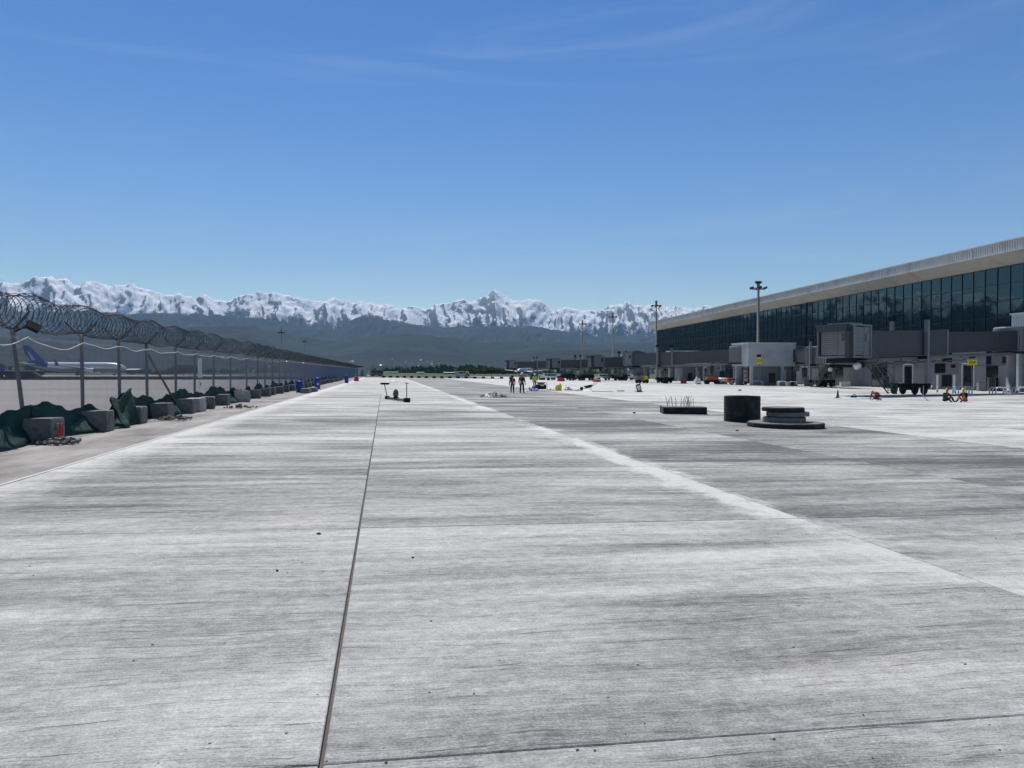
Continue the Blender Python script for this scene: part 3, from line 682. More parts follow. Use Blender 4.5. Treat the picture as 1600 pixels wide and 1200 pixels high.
pm = MB(); pm.tube([(0, 0, -.1), (0, 0, HP)], .055, 8); pme_ = pm.mesh('post', M_POST, True)
am = MB(); am.tube([(0, 0, 0), (.46, 0, .46)], .033, 5); ame = am.mesh('arm', M_POST)
def post(y, lean=0.0, leany=0.0):
    o = link('post', pme_, fence, (0, y, 0), (leany, lean, 0))
    for s in (0, math.pi): link('arm', ame, o, (0, 0, HP - .04), (0, 0, s))
    return o
post(PY[0]); post(PY[1], R(-5.5), R(1))
for i, y in enumerate(PY[2:] + PY2): post(y, R(random.uniform(-.8, .8)), R(random.uniform(-.8, .8)))
# razor coil, one length per bay
RC = .43
def coil_mesh(L, seed, turns=15, rw=.0095):
    rnd = random.Random(seed); b = MB()
    for d, tn in ((1, turns), (-1, turns - 2)):
        pts = []; n = tn * 16
        for i in range(n + 1):
            f = i / n; a = d * 2 * math.pi * tn * f + (0 if d > 0 else math.pi)
            sag = -.10 * math.sin(math.pi * f) + .015 * math.sin(9 * f + seed); rr = RC * (1 + .05 * math.sin(tn * 2.399 * f * 6.28 * .37 + seed) - .05 * math.sin(math.pi * f))
            tilt = .10 * math.sin(a) + .03 * math.sin(3.1 * f * tn + seed)
            pts.append((rr * math.cos(a), f * L + tilt * math.sin(math.pi * f) ** .5, RC + sag + rr * math.sin(a)))
        b.tube(pts, rw, 3, cap=False)
        for i in range(3, n, 4):                     # barbs
            p = Vector(pts[i]); q = Vector(pts[i - 1]); t_ = (p - q).normalized(); o_ = Vector((p.x, 0, p.z - RC)).normalized()
            b.add([p + t_ * .03, p + o_ * .022, p - t_ * .03, p - o_ * .022], [(0, 1, 2, 3)])
    b.tube([(0, 0, 2 * RC - .02), (0, L / 2, 2 * RC - .13), (0, L, 2 * RC - .02)], .008, 4)
    return b.mesh('razor_coil', M_WIRE)
coils = [coil_mesh(4.2, s_, 11 + s_ % 2, .0075) for s_ in range(5)]
near = {}
def cl_mesh(L, H, p=.075, r=.0033):
    b = MB(); n = int((L + H) / p)
    for s in (1, -1):
        for k_ in range(n):
            c = k_ * p
            # line y - s*z : clip to the L x H rectangle
            if s > 0: y0_, z0_, y1_, z1_ = c - H, 0, c, H
            else: y0_, z0_, y1_, z1_ = c, 0, c - H, H
            if y0_ < 0: z0_ += -y0_ if s > 0 else 0; y0_ = 0
            if y0_ > L: 
                if s > 0: continue
                z0_ += y0_ - L; y0_ = L
            if y1_ > L: z1_ -= (y1_ - L) if s > 0 else 0; y1_ = L
            if y1_ < 0: z1_ = z1_ + y1_ ; y1_ = 0
            if z1_ - z0_ < .02: continue
            b.tube([(s * .003, y0_, z0_), (s * .003, y1_, z1_)], r, 3, cap=False)
    return b.mesh('chain_link', M_LINK)
HL = HP - .28
clm = {}
PY0 = [PY[0] - 4.15 * k_ for k_ in (4, 3, 2, 1, 0)]
for y in PY0[:-1]: post(y, R(random.uniform(-.8, .8)))
allp = [PY, PY2, PY0]
for row in allp:
    for i in range(len(row) - 1):
        y0_, y1_ = row[i], row[i + 1]; L = y1_ - y0_
        o = link('razor_coil', coils[(i * 7 + 3) % 5], fence, (0, y0_, HP + .02 + random.uniform(-.01, .02))); o.scale = (1, L / 4.2, 1)
        if i % 2: o.scale = (-1, L / 4.2, 1)
        key = round(L, 1)
        if key not in clm: clm[key] = cl_mesh(key, HL)
        c = link('chain_link', clm[key], fence, (.06, y0_, .08)); c.scale = (1, L / key, 1)
for i in range(0, 14):                           # the slack tension wire
    y0_, y1_ = PY[i], PY[i + 1]; b = MB(); hh = HP - .22
    b.tube([(.08, y0_ + (y1_ - y0_) * f, hh - .16 * math.sin(math.pi * f) * (1.5 if i < 2 else .7) - .02 * math.sin(11 * f + i)) for f in np.linspace(0, 1, 12)], .011, 4); b.build('tension_wire', M_WHITE if i < 9 else M_LINK, fence)
for row in allp:
    b = MB(); b.tube([(.07, row[13 if row is PY else 0], HL + .08), (.07, row[-1], HL + .08)], .02, 4); b.build('top_wire', M_LINK, fence)
# diagonal brace
b = MB(); b.tube([(.05, PY[4], HP - .45), (.25, PY[5] - .4, .1)], .05, 6); b.build('brace', M_POST, fence)
b = MB()
for k_ in range(4): b.tube([(.1 + .09 * math.cos(t) * (1 + .2 * k_), PY[1] - .02 * k_, HP - .32 - .12 * k_ + .11 * math.sin(t)) for t in np.linspace(0, 6.28, 12)], .010, 4)
b.build('wire_tangle', M_LINK, fence, loc=(-.25, 0, 0))
# floodlight on the first post
t = empty('floodlight', (FENX - .28, PY[1], FG + HP - .05)); tag(t, 'small black floodlight fixed to the leaning fence post', 'floodlight')
b = MB(); b.box((.50, -.1, .10), (.32, .10, .22), (R(-40), R(28), R(25))); b.build('housing', M_BLACK, t)
b = MB(); b.tube([(0, 0, -.05), (.3, -.05, .1)], .03, 5); b.build('bracket', M_BLACK, t)
# notice boards on the fence
t = empty('notice_board', (FENX + .1, (PY[6] + PY[7]) / 2 - 1.4, FG)); tag(t, 'pale grey notice board hung on the chain link fence', 'sign')
b = MB(); b.box((0, 0, 1.9), (.02, .8, .95)); b.build('board', mat('pale_board', (.42, .44, .45), .6), t)
t = empty('notice_sheet', (FENX + .1, (PY[6] + PY[7]) / 2 - 1.35, FG)); tag(t, 'small white notice sheet below the pale board on the fence', 'sign')
b = MB(); b.box((0, 0, 1.02), (.015, .42, .5)); b.build('sheet', M_WHITE, t)
b = MB(); b.box((.011, 0, 1.12), (.004, .16, .16)); b.build('printed_mark', M_BLACK, t)

# ------------------------------------------------------------------ concrete blocks that hold the posts
def block(px_label, y, dx, w_, l_, h_, rz, m, seed):
    rnd = random.Random(seed); bm = bmesh.new(); bmesh.ops.create_cube(bm, size=1); bmesh.ops.scale(bm, vec=(w_, l_, h_), verts=bm.verts)
    bmesh.ops.bevel(bm, geom=bm.edges[:], offset=.025, segments=2, affect='EDGES')
    bmesh.ops.subdivide_edges(bm, edges=bm.edges[:], cuts=1)
    for v in bm.verts: v.co += Vector((rnd.uniform(-1, 1), rnd.uniform(-1, 1), rnd.uniform(-1, 1))) * .008
    bmesh.ops.translate(bm, vec=(0, 0, h_ / 2), verts=bm.verts)
    me = bpy.data.meshes.new('concrete_block'); bm.to_mesh(me); bm.free(); me.materials.append(m)
    x = FENX + dx; o = link('concrete_block', me, None, (x, y, gz(x) - .04), (rnd.uniform(-.02, .02), rnd.uniform(-.02, .02), rz))
    tag(o, px_label, 'concrete block', 'concrete blocks along the foot of the fence'); return o
BL = 'grey concrete block holding a razor wire fence post beside green netting'
b0 = block('concrete block with red spray painted number at the leaning fence post', PY[1] - .1, .35, .85, .85, .62, .0, M_BLOCK, 1)
# the number 50, sprayed by hand on the side that faces the apron
nb = MB()
def stroke(pts, r=.022): nb.tube([(.436, y_, z_) for y_, z_ in pts], r, 5)
stroke([(.02, .46), (-.17, .47), (-.2, .33), (-.10, .36), (-.02, .27), (-.06, .16), (-.22, .14)])
stroke([(.08 + .085 * (1 - math.cos(t)) , .30 + .16 * math.sin(t)) for t in np.linspace(1.9, 8.0, 14)])
stroke([(.34, .42), (.345, .43)], .022)
nb.build('painted_number', M_REDP, b0)
block('squat concrete block beside the first upright fence post', PY[2] - .1, .4, .8, .8, .62, .04, M_BLOCK, 2)
for i in range(3, 34):
    if i == 5:
        block('darker of two concrete blocks pushed together under the fence brace', PY[i] - .55, .5, .75, .8, .62, .05, M_BLOCK, i)
        block('paler longer one of two concrete blocks pushed together under the fence brace', PY[i] + .9, .55, .75, 1.2, .60, -.02, M_BLOCKL, i + 50); continue
    if i == 8: block('pale tilted concrete block among the fence footings', PY[i] - .1, .6, .9, .9, .66, .35, M_BLOCKL, i); continue
    bl = {3: 'narrow concrete block half hidden by the crumpled netting heap', 4: 'concrete block at the foot of the braced fence post', 6: 'concrete block in the bay below the pale notice board', 7: 'concrete block just before the pale tilted block'}.get(i, BL)
    o = block(bl, PY[i] + random.uniform(-.2, .2), .42 + random.uniform(-.08, .1), .75, .8, .58, random.uniform(-.12, .12), M_BLOCK, i)
# ------------------------------------------------------------------ green debris netting along the foot of the fence
def net(y0, y1, seed, h0, slump):
    rnd = random.Random(seed); L = y1 - y0; nx, ny = 8, 22; V = []; F = []
    ph = [rnd.uniform(0, 6.28) for _ in range(6)]
    for j in range(ny + 1):
        f = j / ny; yy_ = y0 + L * f; top = h0 - .10 + .13 * math.sin(.9 * yy_ + 1) + .06 * math.sin(2.3 * yy_ + .5) + .03 * math.sin(6.1 * yy_) - slump * math.sin(math.pi * f) ** 2
        out = .30 + .18 * math.sin(5 * f + ph[2]) + slump * .5 * math.sin(math.pi * f)
        for i in range(nx + 1):
            u = i / nx; x = .10 + out * (u ** 1.6) + .06 * math.sin(7 * u + 6 * f + ph[3]) * u + rnd.uniform(-.015, .015)
            z = top * (1 - u) ** .9 + .03 + .05 * math.sin(5 * u * 2 + 9 * f + ph[4]) * (1 - u) * u * 4 + rnd.uniform(-.012, .012)
            V.append((x, y0 + L * f + rnd.uniform(-.03, .03), max(.01, z)))
    for j in range(ny):
        for i in range(nx): a = j * (nx + 1) + i; F.append((a, a + 1, a + nx + 2, a + nx + 1))
    b = MB(); b.add([(x, y - y0, z) for x, y, z in V], F); o = b.build('debris_net', M_NET, None, True, (FENX, y0, FG - .02))
    so = o.modifiers.new('thickness', 'SOLIDIFY'); so.thickness = .012
    return o
NL = 'dark green debris netting sagging along the foot of the fence'
for i in range(0, 32):
    hh = .92; sl_ = [.1, .12, .25, .05, .05, .05][i] if i < 6 else random.choice([.05, .25, .4])
    o = net(PY[i] + .02, PY[i + 1] + .1, 300 + i, hh, sl_)
    nlab = {0: 'green netting on the fence short of the leaning post', 1: 'green netting hung from the leaning post to the first upright post', 2: 'green netting between the first two upright fence posts', 3: 'taut green netting on the bay just before the braced fence post', 4: 'green netting behind the diagonal fence brace', 6: 'green netting below the pale notice board'}.get(i, NL)
    tag(o, nlab, 'netting', 'green netting along the fence')
o = net(PY[2] + .9, PY[3] - .3, 501, 1.15, .1); o.location.x += .35; tag(o, 'crumpled green netting heaped up beside the squat concrete block', 'netting')
# rubble
def rubble(label, px, py, n, rad, seed):
    p = G(px, py); rnd = random.Random(seed); b = MB()
    for k_ in range(n):
        a = rnd.uniform(0, 6.28); r_ = rad * math.sqrt(rnd.random()); s_ = rnd.uniform(.03, .12) * (1.2 - .5 * r_ / rad)
        b.box((r_ * math.cos(a), r_ * math.sin(a), max(.02, (rad - r_) * .18 * rnd.random()) + s_ * .3), (s_ * 1.5, s_, s_ * .7), (rnd.uniform(-.6, .6), rnd.uniform(-.6, .6), rnd.uniform(0, 3)), taper=rnd.uniform(.6, .95))
    o = b.build('rubble_heap', M_RUB, None, loc=p); tag(o, label, 'rubble', kind='stuff'); return o
rubble('heap of broken concrete below the block with the red number', 92, 692, 90, .5, 1)
rubble('scatter of broken concrete beside the fence brace', 272, 655, 80, .65, 2)
rubble('small rubble scatter in front of the pale tilted block', 375, 637, 40, .8, 3)
# barrels and barriers along the fence
def barrel(label, px, py, h=.95):
    p = G(px, py); t = empty('barrel', p); tag(t, label, 'barrel', 'blue barrels by the fence')
    b = MB(); b.lathe([(.27, 0), (.29, .03), (.29, h * .33), (.305, h * .35), (.29, h * .37), (.29, h * .64), (.305, h * .66), (.29, h * .68), (.29, h - .03), (.26, h)], n=20); b.build('drum', M_BLUE, t, True)
    b = MB(); b.lathe([(.24, h + .005), (.24, h + .03), (.05, h + .035)], n=16); b.build('lid', M_BLUE, t); return t
barrel('blue plastic barrel standing before low concrete kerbs by the fence', 468, 613); bq = barrel('deep blue barrel with pale label beside a row of fence blocks', 496, 607.5, 1.1); b = MB(); b.box((.06, -.292, .48), (.2, .02, .18)); b.build('paper_label', M_WHITE, bq); barrel('small blue barrel near the red barrier at the fence', 541.5, 598.6, 1.2)
t = empty('barrier', G(557, 595.5)); tag(t, 'red plastic barrier at the foot of the distant fence', 'barrier'); b = MB(); b.box((0, 0, .35), (.9, 1.6, .7), taper=.75); b.build('shell', M_RED, t); b = MB(); b.box((0, 0, .74), (.5, 1.3, .1)); b.build('top_rail', M_RED, t)
for k_, (px, py) in enumerate([(478, 613.5), (489, 612.0)]):
    t = empty('kerb_stone', G(px, py)); tag(t, ['grey kerb stone next to the barrel standing before low kerbs', 'grey kerb stone next to the barrel with pale label'][k_], 'kerb stone', 'kerb stones lying by the fence'); b = MB(); b.box((0, 0, .17), (.7, 2.4, .38), taper=.93); b.build('stone', M_BLOCK, t)
# cabin and gate at the far end
t = empty('guard_cabin', (FENX + 1.2, 262, FG)); tag(t, 'pale box cabin at the far end of the fence', 'cabin'); b = MB(); b.box((0, 0, 1.4), (3.4, 7, 2.8)); b.build('walls', M_WHITEP, t); b = MB(); b.box((0, 0, 2.9), (3.7, 7.3, .2)); b.build('roof', M_PARA, t); b = MB(); b.box((.3, -3.52, 1.1), (.9, .06, 2.1)); b.build('door', M_GREYP, t)
b = MB(); b.box((1.72, 1, 1.6), (.06, 1.4, 1.0)); b.build('window', M_WIN, t)
# ================================================================== THINGS ON THE APRON
M_BLKC = mat('shade_black_concrete', (.014, .014, .015), .9, var=.5, vscale=3, bump=.5, bscale=18, dirt=(.05, .048, .045), dscale=2.2)  # concrete in shade: the near-black puts that shade into the colour
M_PALEC = mat('pale_cast_concrete', (.17, .165, .155), .9, var=.2, vscale=4, bump=.4, dirt=(.10, .095, .09), dscale=3)  # concrete grey taken down so the covers' shade sits in it
M_RUST = mat('rusty_bar', (.11, .065, .045), .8, var=.3, vscale=12)
def pit_disc(b, r, z0, z1, c=(0, 0), n=40, jit=.006, tilt=(0, 0)):
    m = Euler((tilt[0], tilt[1], 0)).to_matrix(); q = MB(); q.lathe([(r * .985, z0), (r, z0 + .015), (r, z1 - .02), (r * .98, z1)], n=n, jit=jit)
    zc_ = (z0 + z1) / 2; b.add([m @ (Vector(v) - Vector((0, 0, zc_))) + Vector((c[0], c[1], zc_)) for v in q.v], q.f)
# concrete ring
p = G(1159.5, 658.5); Zc = p.y * math.cos(YAW) + p.x * math.sin(YAW); s_ = Zc / 1200
ringR = 27.5 * s_; ringH = 40 * s_
print('ring', ringR, ringH, p)
t = empty('manhole_ring', p); tag(t, 'tall shade-black concrete manhole ring standing on end', 'manhole ring')
b = MB(); b.lathe([(ringR * .99, 0), (ringR, .02), (ringR, ringH * .5), (ringR, ringH - .03), (ringR * .985, ringH), (ringR - .11, ringH), (ringR - .115, ringH - .02), (ringR - .115, .0)], n=56, jit=.004); b.build('ring_wall', M_BLKC, t)
# stacked covers
p = G(1227, 667); Zc = p.y * math.cos(YAW) + p.x * math.sin(YAW); s_ = Zc / 1200
t = empty('cover_slab', p); tag(t, 'wide shade-black round slab lying below the stacked manhole covers', 'manhole slab')
b = MB(); b.lathe([(57 * s_, 0), (57.5 * s_, .02), (57.5 * s_, 6.5 * s_), (56.5 * s_, 7.5 * s_)], n=64, jit=.004); b.build('slab', M_BLKC, t)
b = MB(); b.lathe([(55.5 * s_, 7.45 * s_), (55.2 * s_, 7.9 * s_)], n=48, jit=.003); b.build('pale_top', M_PALEC, t)  # top stays concrete grey; the side below carries painted shade
hb = 7.9 * s_
def cover(label, dx, r, z0, z1, m, tl):
    o = empty('manhole_cover', p + Vector((dx * s_, 0, hb + z0))); tag(o, label, 'manhole cover', 'round covers stacked on the slab')
    bb = MB(); pit_disc(bb, r * s_, 0, z1 - z0, tilt=tl); bb.build('disc', m, o)
    if m is M_BLKC: bb = MB(); bb.lathe([(r * .96 * s_, z1 - z0 - .005), (r * .95 * s_, z1 - z0 + .02)], n=40, jit=.004); bb.build('pale_top', M_PALEC, o)  # lighter top over a disc coloured black for its shaded edge
    return o
lx = -2
cover('lowest grey round cover of the stack on the wide slab', lx, 32, .0, 8 * s_, M_PALEC, (0, 0))
cover('pale round cover shifted sideways in the middle of the stack', lx + 6, 32, 9.4 * s_, 16 * s_, M_PALEC, (.0, -.012))
cover('round cover with shade-dark edge on top of the stack', lx - 2, 32, 16.8 * s_, 22.5 * s_, M_BLKC, (0, .01))
for k_, dz in ((0, 8.05), (1, 16.1)):
    for dx in (-16, 15):
        o = empty('timber_spacer', p + Vector((dx * s_, -.05, hb + (dz - .1) * s_))); tag(o, 'thin timber spacer between stacked round covers', 'timber', 'spacers in the cover stack'); bb = MB(); bb.box((0, 0, .7 * s_), (.09, .7, 1.3 * s_ if k_ == 0 else .9 * s_)); bb.build('batten', M_RUST, o)
# slab with starter bars
p = G(1067, 646); Zc = p.y * math.cos(YAW) + p.x * math.sin(YAW); s_ = Zc / 1200
t = empty('footing_slab', p, R(-14)); tag(t, 'low shade-black footing slab with thin rebars sticking up', 'footing')
b = MB(); b.box((0, 0, 5.4 * s_), (66 * s_, 1.5, 10.8 * s_)); b.build('slab', M_BLKC, t)
b = MB(); b.box((0, 0, 10.9 * s_), (65 * s_, 1.46, .2 * s_)); b.build('cast_top', M_PALEC, t)  # lighter top face; the slab sides have shade in their colour
for k_ in range(22):
    x = -24 + 42 * random.random(); l_ = random.uniform(9, 17); a, c_ = random.uniform(-.28, .28), random.uniform(-.2, .2)
    if k_ in (4, 9, 15): a *= 2
    b = MB(); pts = [(x * s_, (random.random() - .5) * 1.0, 10.8 * s_)]; pts.append((pts[0][0] + a * l_ * s_ * .5, pts[0][1] + c_ * l_ * s_ * .5, (10.8 + l_ * .55) * s_)); pts.append((pts[0][0] + a * l_ * s_ * 1.2, pts[0][1] + c_ * l_ * s_, (10.8 + l_) * s_)); b.tube(pts, .009, 5); b.build('rebar', M_RUST, t)

# floor tool: long beam with handles and motor (surface screed)
pa, pb = G(605, 623.5), G(636, 628.5); d_ = pb - pa
t = empty('screed', pa, math.atan2(d_.y, d_.x)); tag(t, 'concrete screed beam with motor and two upright handles', 'screed'); L = d_.length
b = MB(); b.box((L / 2, 0, .09), (L, .14, .12)); b.build('beam', M_STEEL, t)
b = MB(); b.tube([(.02, 0, .12), (-.40, -.1, 1.02)], .028, 6); b.tube([(-.40, -.4, 1.02), (-.40, .3, 1.06)], .03, 6); b.box((-.42, -.05, 1.02), (.3, .5, .13)); b.build('tilted_handle', M_BLACK, t)
b = MB(); b.tube([(L - .05, 0, .12), (L - .08, 0, 1.12)], .026, 6); b.tube([(L - .45, 0, 1.13), (L + .3, 0, 1.13)], .025, 6); b.build('tee_handle', M_BLACK, t)
b = MB(); b.blob((L * .46, 0, .42), (.20, .18, .30), 4, .12); b.build('motor', M_RUST, t, True)
b = MB(); b.box((L * .46, 0, .16), (.35, .3, .1)); b.build('motor_mount', M_BLACK, t)
b = MB(); b.box((L - .05, 0, .12), (.45, .32, .24)); b.box((0, 0, .1), (.3, .25, .2)); b.build('end_foot', M_BLACK, t)

# sheets and heaps
def heap(name, label, cat, px, py, wpx, hpx, m, seed, depth=1.2, amp=.3, m2=None):
    q = G(px, py); z_ = (q.y * math.cos(YAW) + q.x * math.sin(YAW)) / 1200; w_ = wpx * z_; h_ = hpx * z_; rnd = random.Random(seed)
    t = empty(name, q, rnd.uniform(-.1, .1)); tag(t, label, cat)
    nx, ny = 26, 12; V = []; F = []
    ph = [rnd.uniform(0, 6.28) for _ in range(8)]
    for j in range(ny + 1):
        for i in range(nx + 1):
            u, v = i / nx * 2 - 1, j / ny * 2 - 1; e = max(0, 1 - u * u - v * v * .9)
            hh = h_ * (e ** .5) * (.55 + amp * (math.sin(6 * u + ph[0]) * math.sin(4 * v + ph[1]) + .6 * math.sin(13 * u + ph[2] + 3 * v) + .4 * math.sin(11 * v + 9 * u + ph[3]))) + (rnd.random() * .05 * h_ if e > 0 else 0)
            V.append((u * w_ / 2 * (1 + .05 * math.sin(5 * v + ph[4])), v * depth / 2, max(.012, hh)))
    for j in range(ny):
        for i in range(nx): a = j * (nx + 1) + i; F.append((a, a + 1, a + nx + 2, a + nx + 1))
    b = MB(); b.add(V, F)
    if m2:
        b.mi = [1 if (math.sin(7 * (k_ % nx) / nx * 2 + seed) + math.sin((k_ // nx) * 1.3 + seed)) >1.2 or rnd.random() < .05 else 0 for k_ in range(len(F))]
    o = b.build('cover_sheet', [m] + ([m2] if m2 else []), t, False); sm_ = o.modifiers.new('soft', 'SUBSURF'); sm_.levels = 1; sm_.render_levels = 1
    return t
M_TARP = mat('dark_tarp', (.022, .028, .026), .6, var=.5, vscale=4); M_SHEET = mat('white_sheet', (.66, .66, .64), .7, var=.12, vscale=4)
M_BTARP = mat('blue_tarp', (.025, .075, .24), .55, var=.3, vscale=4); M_SAND = mat('grey_spoil', (.20, .19, .175), .95, var=.4, vscale=6, bump=.5)
heap('sheet_bundle', 'flat white sheet bundle lying far along the slab joint', 'sheet', 612, 598.4, 21, 5, M_SHEET, 3, 1.6, .2, M_TARP)
heap('tarp_heap', 'dark tarp heap with white edges near the standing workers', 'tarp', 772, 620.5, 42, 9, M_TARP, 5, 1.8, .4, M_SHEET)
heap('tarp_heap', 'blue and white tarp heap in front of the worker in lime vest', 'tarp', 833, 611, 17, 9, M_BTARP, 8, 1.4, .35, M_SHEET)
heap('sack', 'white sack lying between the dark clothed worker and blue tarp', 'sack', 822, 611.5, 9, 4, M_SHEET, 9, .8)
heap('spoil_heap', 'grey spoil heap beside the yellow canisters', 'spoil', 888, 609.8, 13, 7, M_SAND, 11, 1.5, .3, M_SHEET)
heap('spoil_heap', 'low strip of grey spoil beyond the dark generator', 'spoil', 860, 610, 14, 3, M_SAND, 12, 1.2)
heap('spoil_heap', 'low spoil strip beside the wheelbarrow', 'spoil', 902, 610.5, 14, 2.6, M_SAND, 13, 1.2)
heap('sheet_bundle', 'thin white sheet crumpled under the wheelbarrow', 'sheet', 918, 611, 14, 2.5, M_SHEET, 14, 1.2)
o = heap('ground_sheet', 'flat pale blue sheet on the apron beside the crouching worker', 'sheet', 1332, 622.5, 56, 1.6, mat('pale_blue_sheet', (.38, .52, .62), .6), 15, 1.6, .2)
def junk(name, label, cat, px, py, wpx, hpx, m, seed):
    q = G(px, py); z_ = (q.y * math.cos(YAW) + q.x * math.sin(YAW)) / 1200; b = MB(); b.blob((0, 0, hpx * z_ * .45), (wpx * z_ / 2, wpx * z_ / 3, hpx * z_ / 2), seed, .25); tag(b.build(name, m, None, False, q), label, cat)
junk('debris_lump', 'small dark lump on the pale apron before the white walkway box', 'debris', 1156, 610.5, 6, 2, M_BLKC, 1)
junk('debris_lump', 'small dark lump on the bare slabs before the low footing', 'debris', 991, 646, 5, 2.4, M_BLKC, 2)
junk('debris_lump', 'small dark lump on bare slabs before the tall manhole ring', 'debris', 1152, 673.5, 6, 2, M_BLKC, 3)
junk('stone', 'small stone on the slab beside the middle joint', 'stone', 498, 835, 8, 3, M_BLKC, 4)
junk('stone', 'tiny stone on the slab left of the middle joint near the rough patch', 'stone', 433, 893, 4, 3, M_BLKC, 5)
junk('stone', 'tiny stone on the slab right of the middle joint', 'stone', 645, 872, 4, 2.4, M_BLKC, 6)
rs = random.Random(5); gm = MB()
for k_ in range(100):                                   # grit
    px, py = rs.uniform(0, 1600), 700 + 500 * rs.random() ** 1.3; q = G(px, py)
    if q.x < JX[0]: continue
    s0 = rs.uniform(.002, .0065); gm.blob(q + Vector((0, 0, s0 * .4)), (s0 * 1.6, s0, s0 * .8), k_, .3, 5, 3)
o = gm.build('grit', M_RUB); tag(o, 'loose grit scattered over the concrete slabs', 'grit', kind='stuff')
# generator, canisters, wheelbarrow
q = G(845.5, 609.5); t = empty('generator', q, .15); tag(t, 'dark portable generator with a pale top panel', 'generator')
b = MB(); b.box((0, 0, .34), (.95, .6, .5)); b.build('engine', M_BLACK, t)
b = MB()
for yy in (-.35, .35): b.tube([(-.55, yy, .05), (-.55, yy, .72), (-.45, yy, .82), (.45, yy, .82), (.55, yy, .72), (.55, yy, .05)], .03, 5)
b.build('frame', M_DKRED, t); b = MB(); b.box((-.05, 0, .70), (.6, .5, .18)); b.build('fuel_tank', M_DKRED, t); b = MB(); b.box((0, -.31, .5), (.4, .04, .12)); b.build('panel', M_SHEET, t)
for k_, (dx, dz) in enumerate([(-2.6, 0), (2.4, .08)]):
    q = G(872.5 + dx, 610.5); t = empty('canister', q, .2 * k_); tag(t, ['yellow jerrycan standing next to the grey spoil heap', 'taller yellow jerrycan with dark cap beside its twin'][k_], 'jerrycan')
    b = MB(); b.box((0, 0, .22 + dz), (.30, .22, .44 + 2 * dz)); b.box((0, 0, .47 + 2 * dz), (.28, .2, .08), taper=.7); b.build('body', M_YEL, t)
    b = MB(); b.tube([(-.1, 0, .5 + 2 * dz), (-.06, 0, .57 + 2 * dz), (.06, 0, .57 + 2 * dz), (.1, 0, .5 + 2 * dz)], .02, 5); b.build('handle', M_YEL, t); b = MB(); b.lathe([(.04, .5 + 2 * dz), (.04, .58 + 2 * dz)], c=(.11, 0, 0), n=8); b.build('cap', M_BLACK, t)
q = G(919, 610); t = empty('wheelbarrow', q, R(8)); tag(t, 'dark wheelbarrow with handles pointing towards the bridges', 'wheelbarrow')
b = MB(); b.add([(-.45, -.3, .45), (.45, -.33, .62), (.45, .33, .62), (-.45, .3, .45), (-.2, -.18, .25), (.25, -.2, .32), (.25, .2, .32), (-.2, .18, .25)], [(4, 5, 6, 7), (0, 1, 5, 4), (1, 2, 6, 5), (2, 3, 7, 6), (3, 0, 4, 7)]); b.build('tray', M_BLACK, t)
b = MB()
for s in (-1, 1): b.tube([(-.75, s * .06, .2), (-.2, s * .2, .24), (.5, s * .28, .5), (1.0, s * .3, .85)], .022, 5); b.tube([(.2, s * .24, .35), (.3, s * .26, 0)], .02, 5)
b.build('frame', M_STEEL, t)
b = MB(); b.lathe([(.06, -.05), (.19, -.05), (.2, 0), (.19, .05), (.06, .05)], n=16); b.build('wheel', M_DARK, t, True, (-.78, 0, .2), (R(90), 0, 0))
# tilted canister / sign frame
q = G(998, 612.5); t = empty('folding_sign', q, R(10)); tag(t, 'small tilted black framed stand with pale panel on the apron', 'sign')
b = MB(); b.box((0, 0, .42), (.52, .06, .8), (R(0), R(-14), 0)); b.build('frame', M_BLACK, t); b = MB(); b.box((-.03, -.05, .42), (.34, .04, .55), (0, R(-14), 0)); b.build('panel', M_SHEET, t)
b = MB(); b.tube([(-.3, 0, .12), (-.42, 0, .3), (-.38, 0, .5), (-.25, 0, .56)], .02, 5); b.build('handle', M_SHEET, t); b = MB(); b.tube([(.1, .05, .78), (.3, .1, 1.0)], .014, 4); b.build('stay', M_BLACK, t); b = MB(); b.box((.05, 0, .03), (.8, .4, .06)); b.build('base', M_BLACK, t)
q = G(969, 611.5); b = MB(); b.tube([(-.35, 0, .06), (.3, .02, .06)], .06, 8); b.tube([(.3, .02, .06), (.46, .02, .06)], .065, 8); tag(b.build('pipe_offcut', M_YEL, None, False, q), 'short yellow pipe offcut beside the tilted stand', 'pipe')
b = MB(); qq = G(925, 612); b.tube([(0, 0, .02), (1.0, .1, .02), (2.2, -.05, .03)], .02, 5); tag(b.build('cable', M_BLACK, None, False, qq), 'black cable lying between wheelbarrow and pipe offcut', 'cable')
q0, q1 = G(1450, 626.5), G(1462, 613.5); b = MB(); b.tube([Vector((0, 0, .03)), Vector((.5, 1.2, .35)), Vector((1.3, 2.2, 1.1))], .03, 5); tag(b.build('tool_pole', M_STEEL, None, False, q0), 'thin leaning pole beside the two sitting workers', 'pole')
# red barrier blocks before the bridges
for k_, (px, py) in enumerate([(876.5, 595.8), (932.5, 596.8)]):
    q = G(px, py); t = empty('barrier', q); tag(t, ['red plastic barrier beside the white hatted figure', 'red plastic barrier with pale stripe before the bridges'][k_], 'barrier', 'red barriers before the bridges')
    b = MB(); b.box((0, 0, .4), (1.75, .55, .8), taper=.8); b.build('shell', M_RED, t); b = MB(); b.box((0, -.24, .5), (1.3, .08, .16)); b.build('stripe', M_RED if k_ == 0 else M_SHEET, t)
# dark blocks marking the edge of the paving
for k_ in range(30):
    px = 599.5 + 11.7 * k_
    if px > 790: break
    q = G(px, 591.2); b = MB(); b.box((0, 0, .28), (1.15, .5, .56), taper=.7); tag(b.build('edge_marker', M_BLACK, None, False, (q.x, 224.5, gz(q.x) - .02)), 'dark marker block in the row closing off the paving', 'marker block', 'marker blocks across the end of the paving')
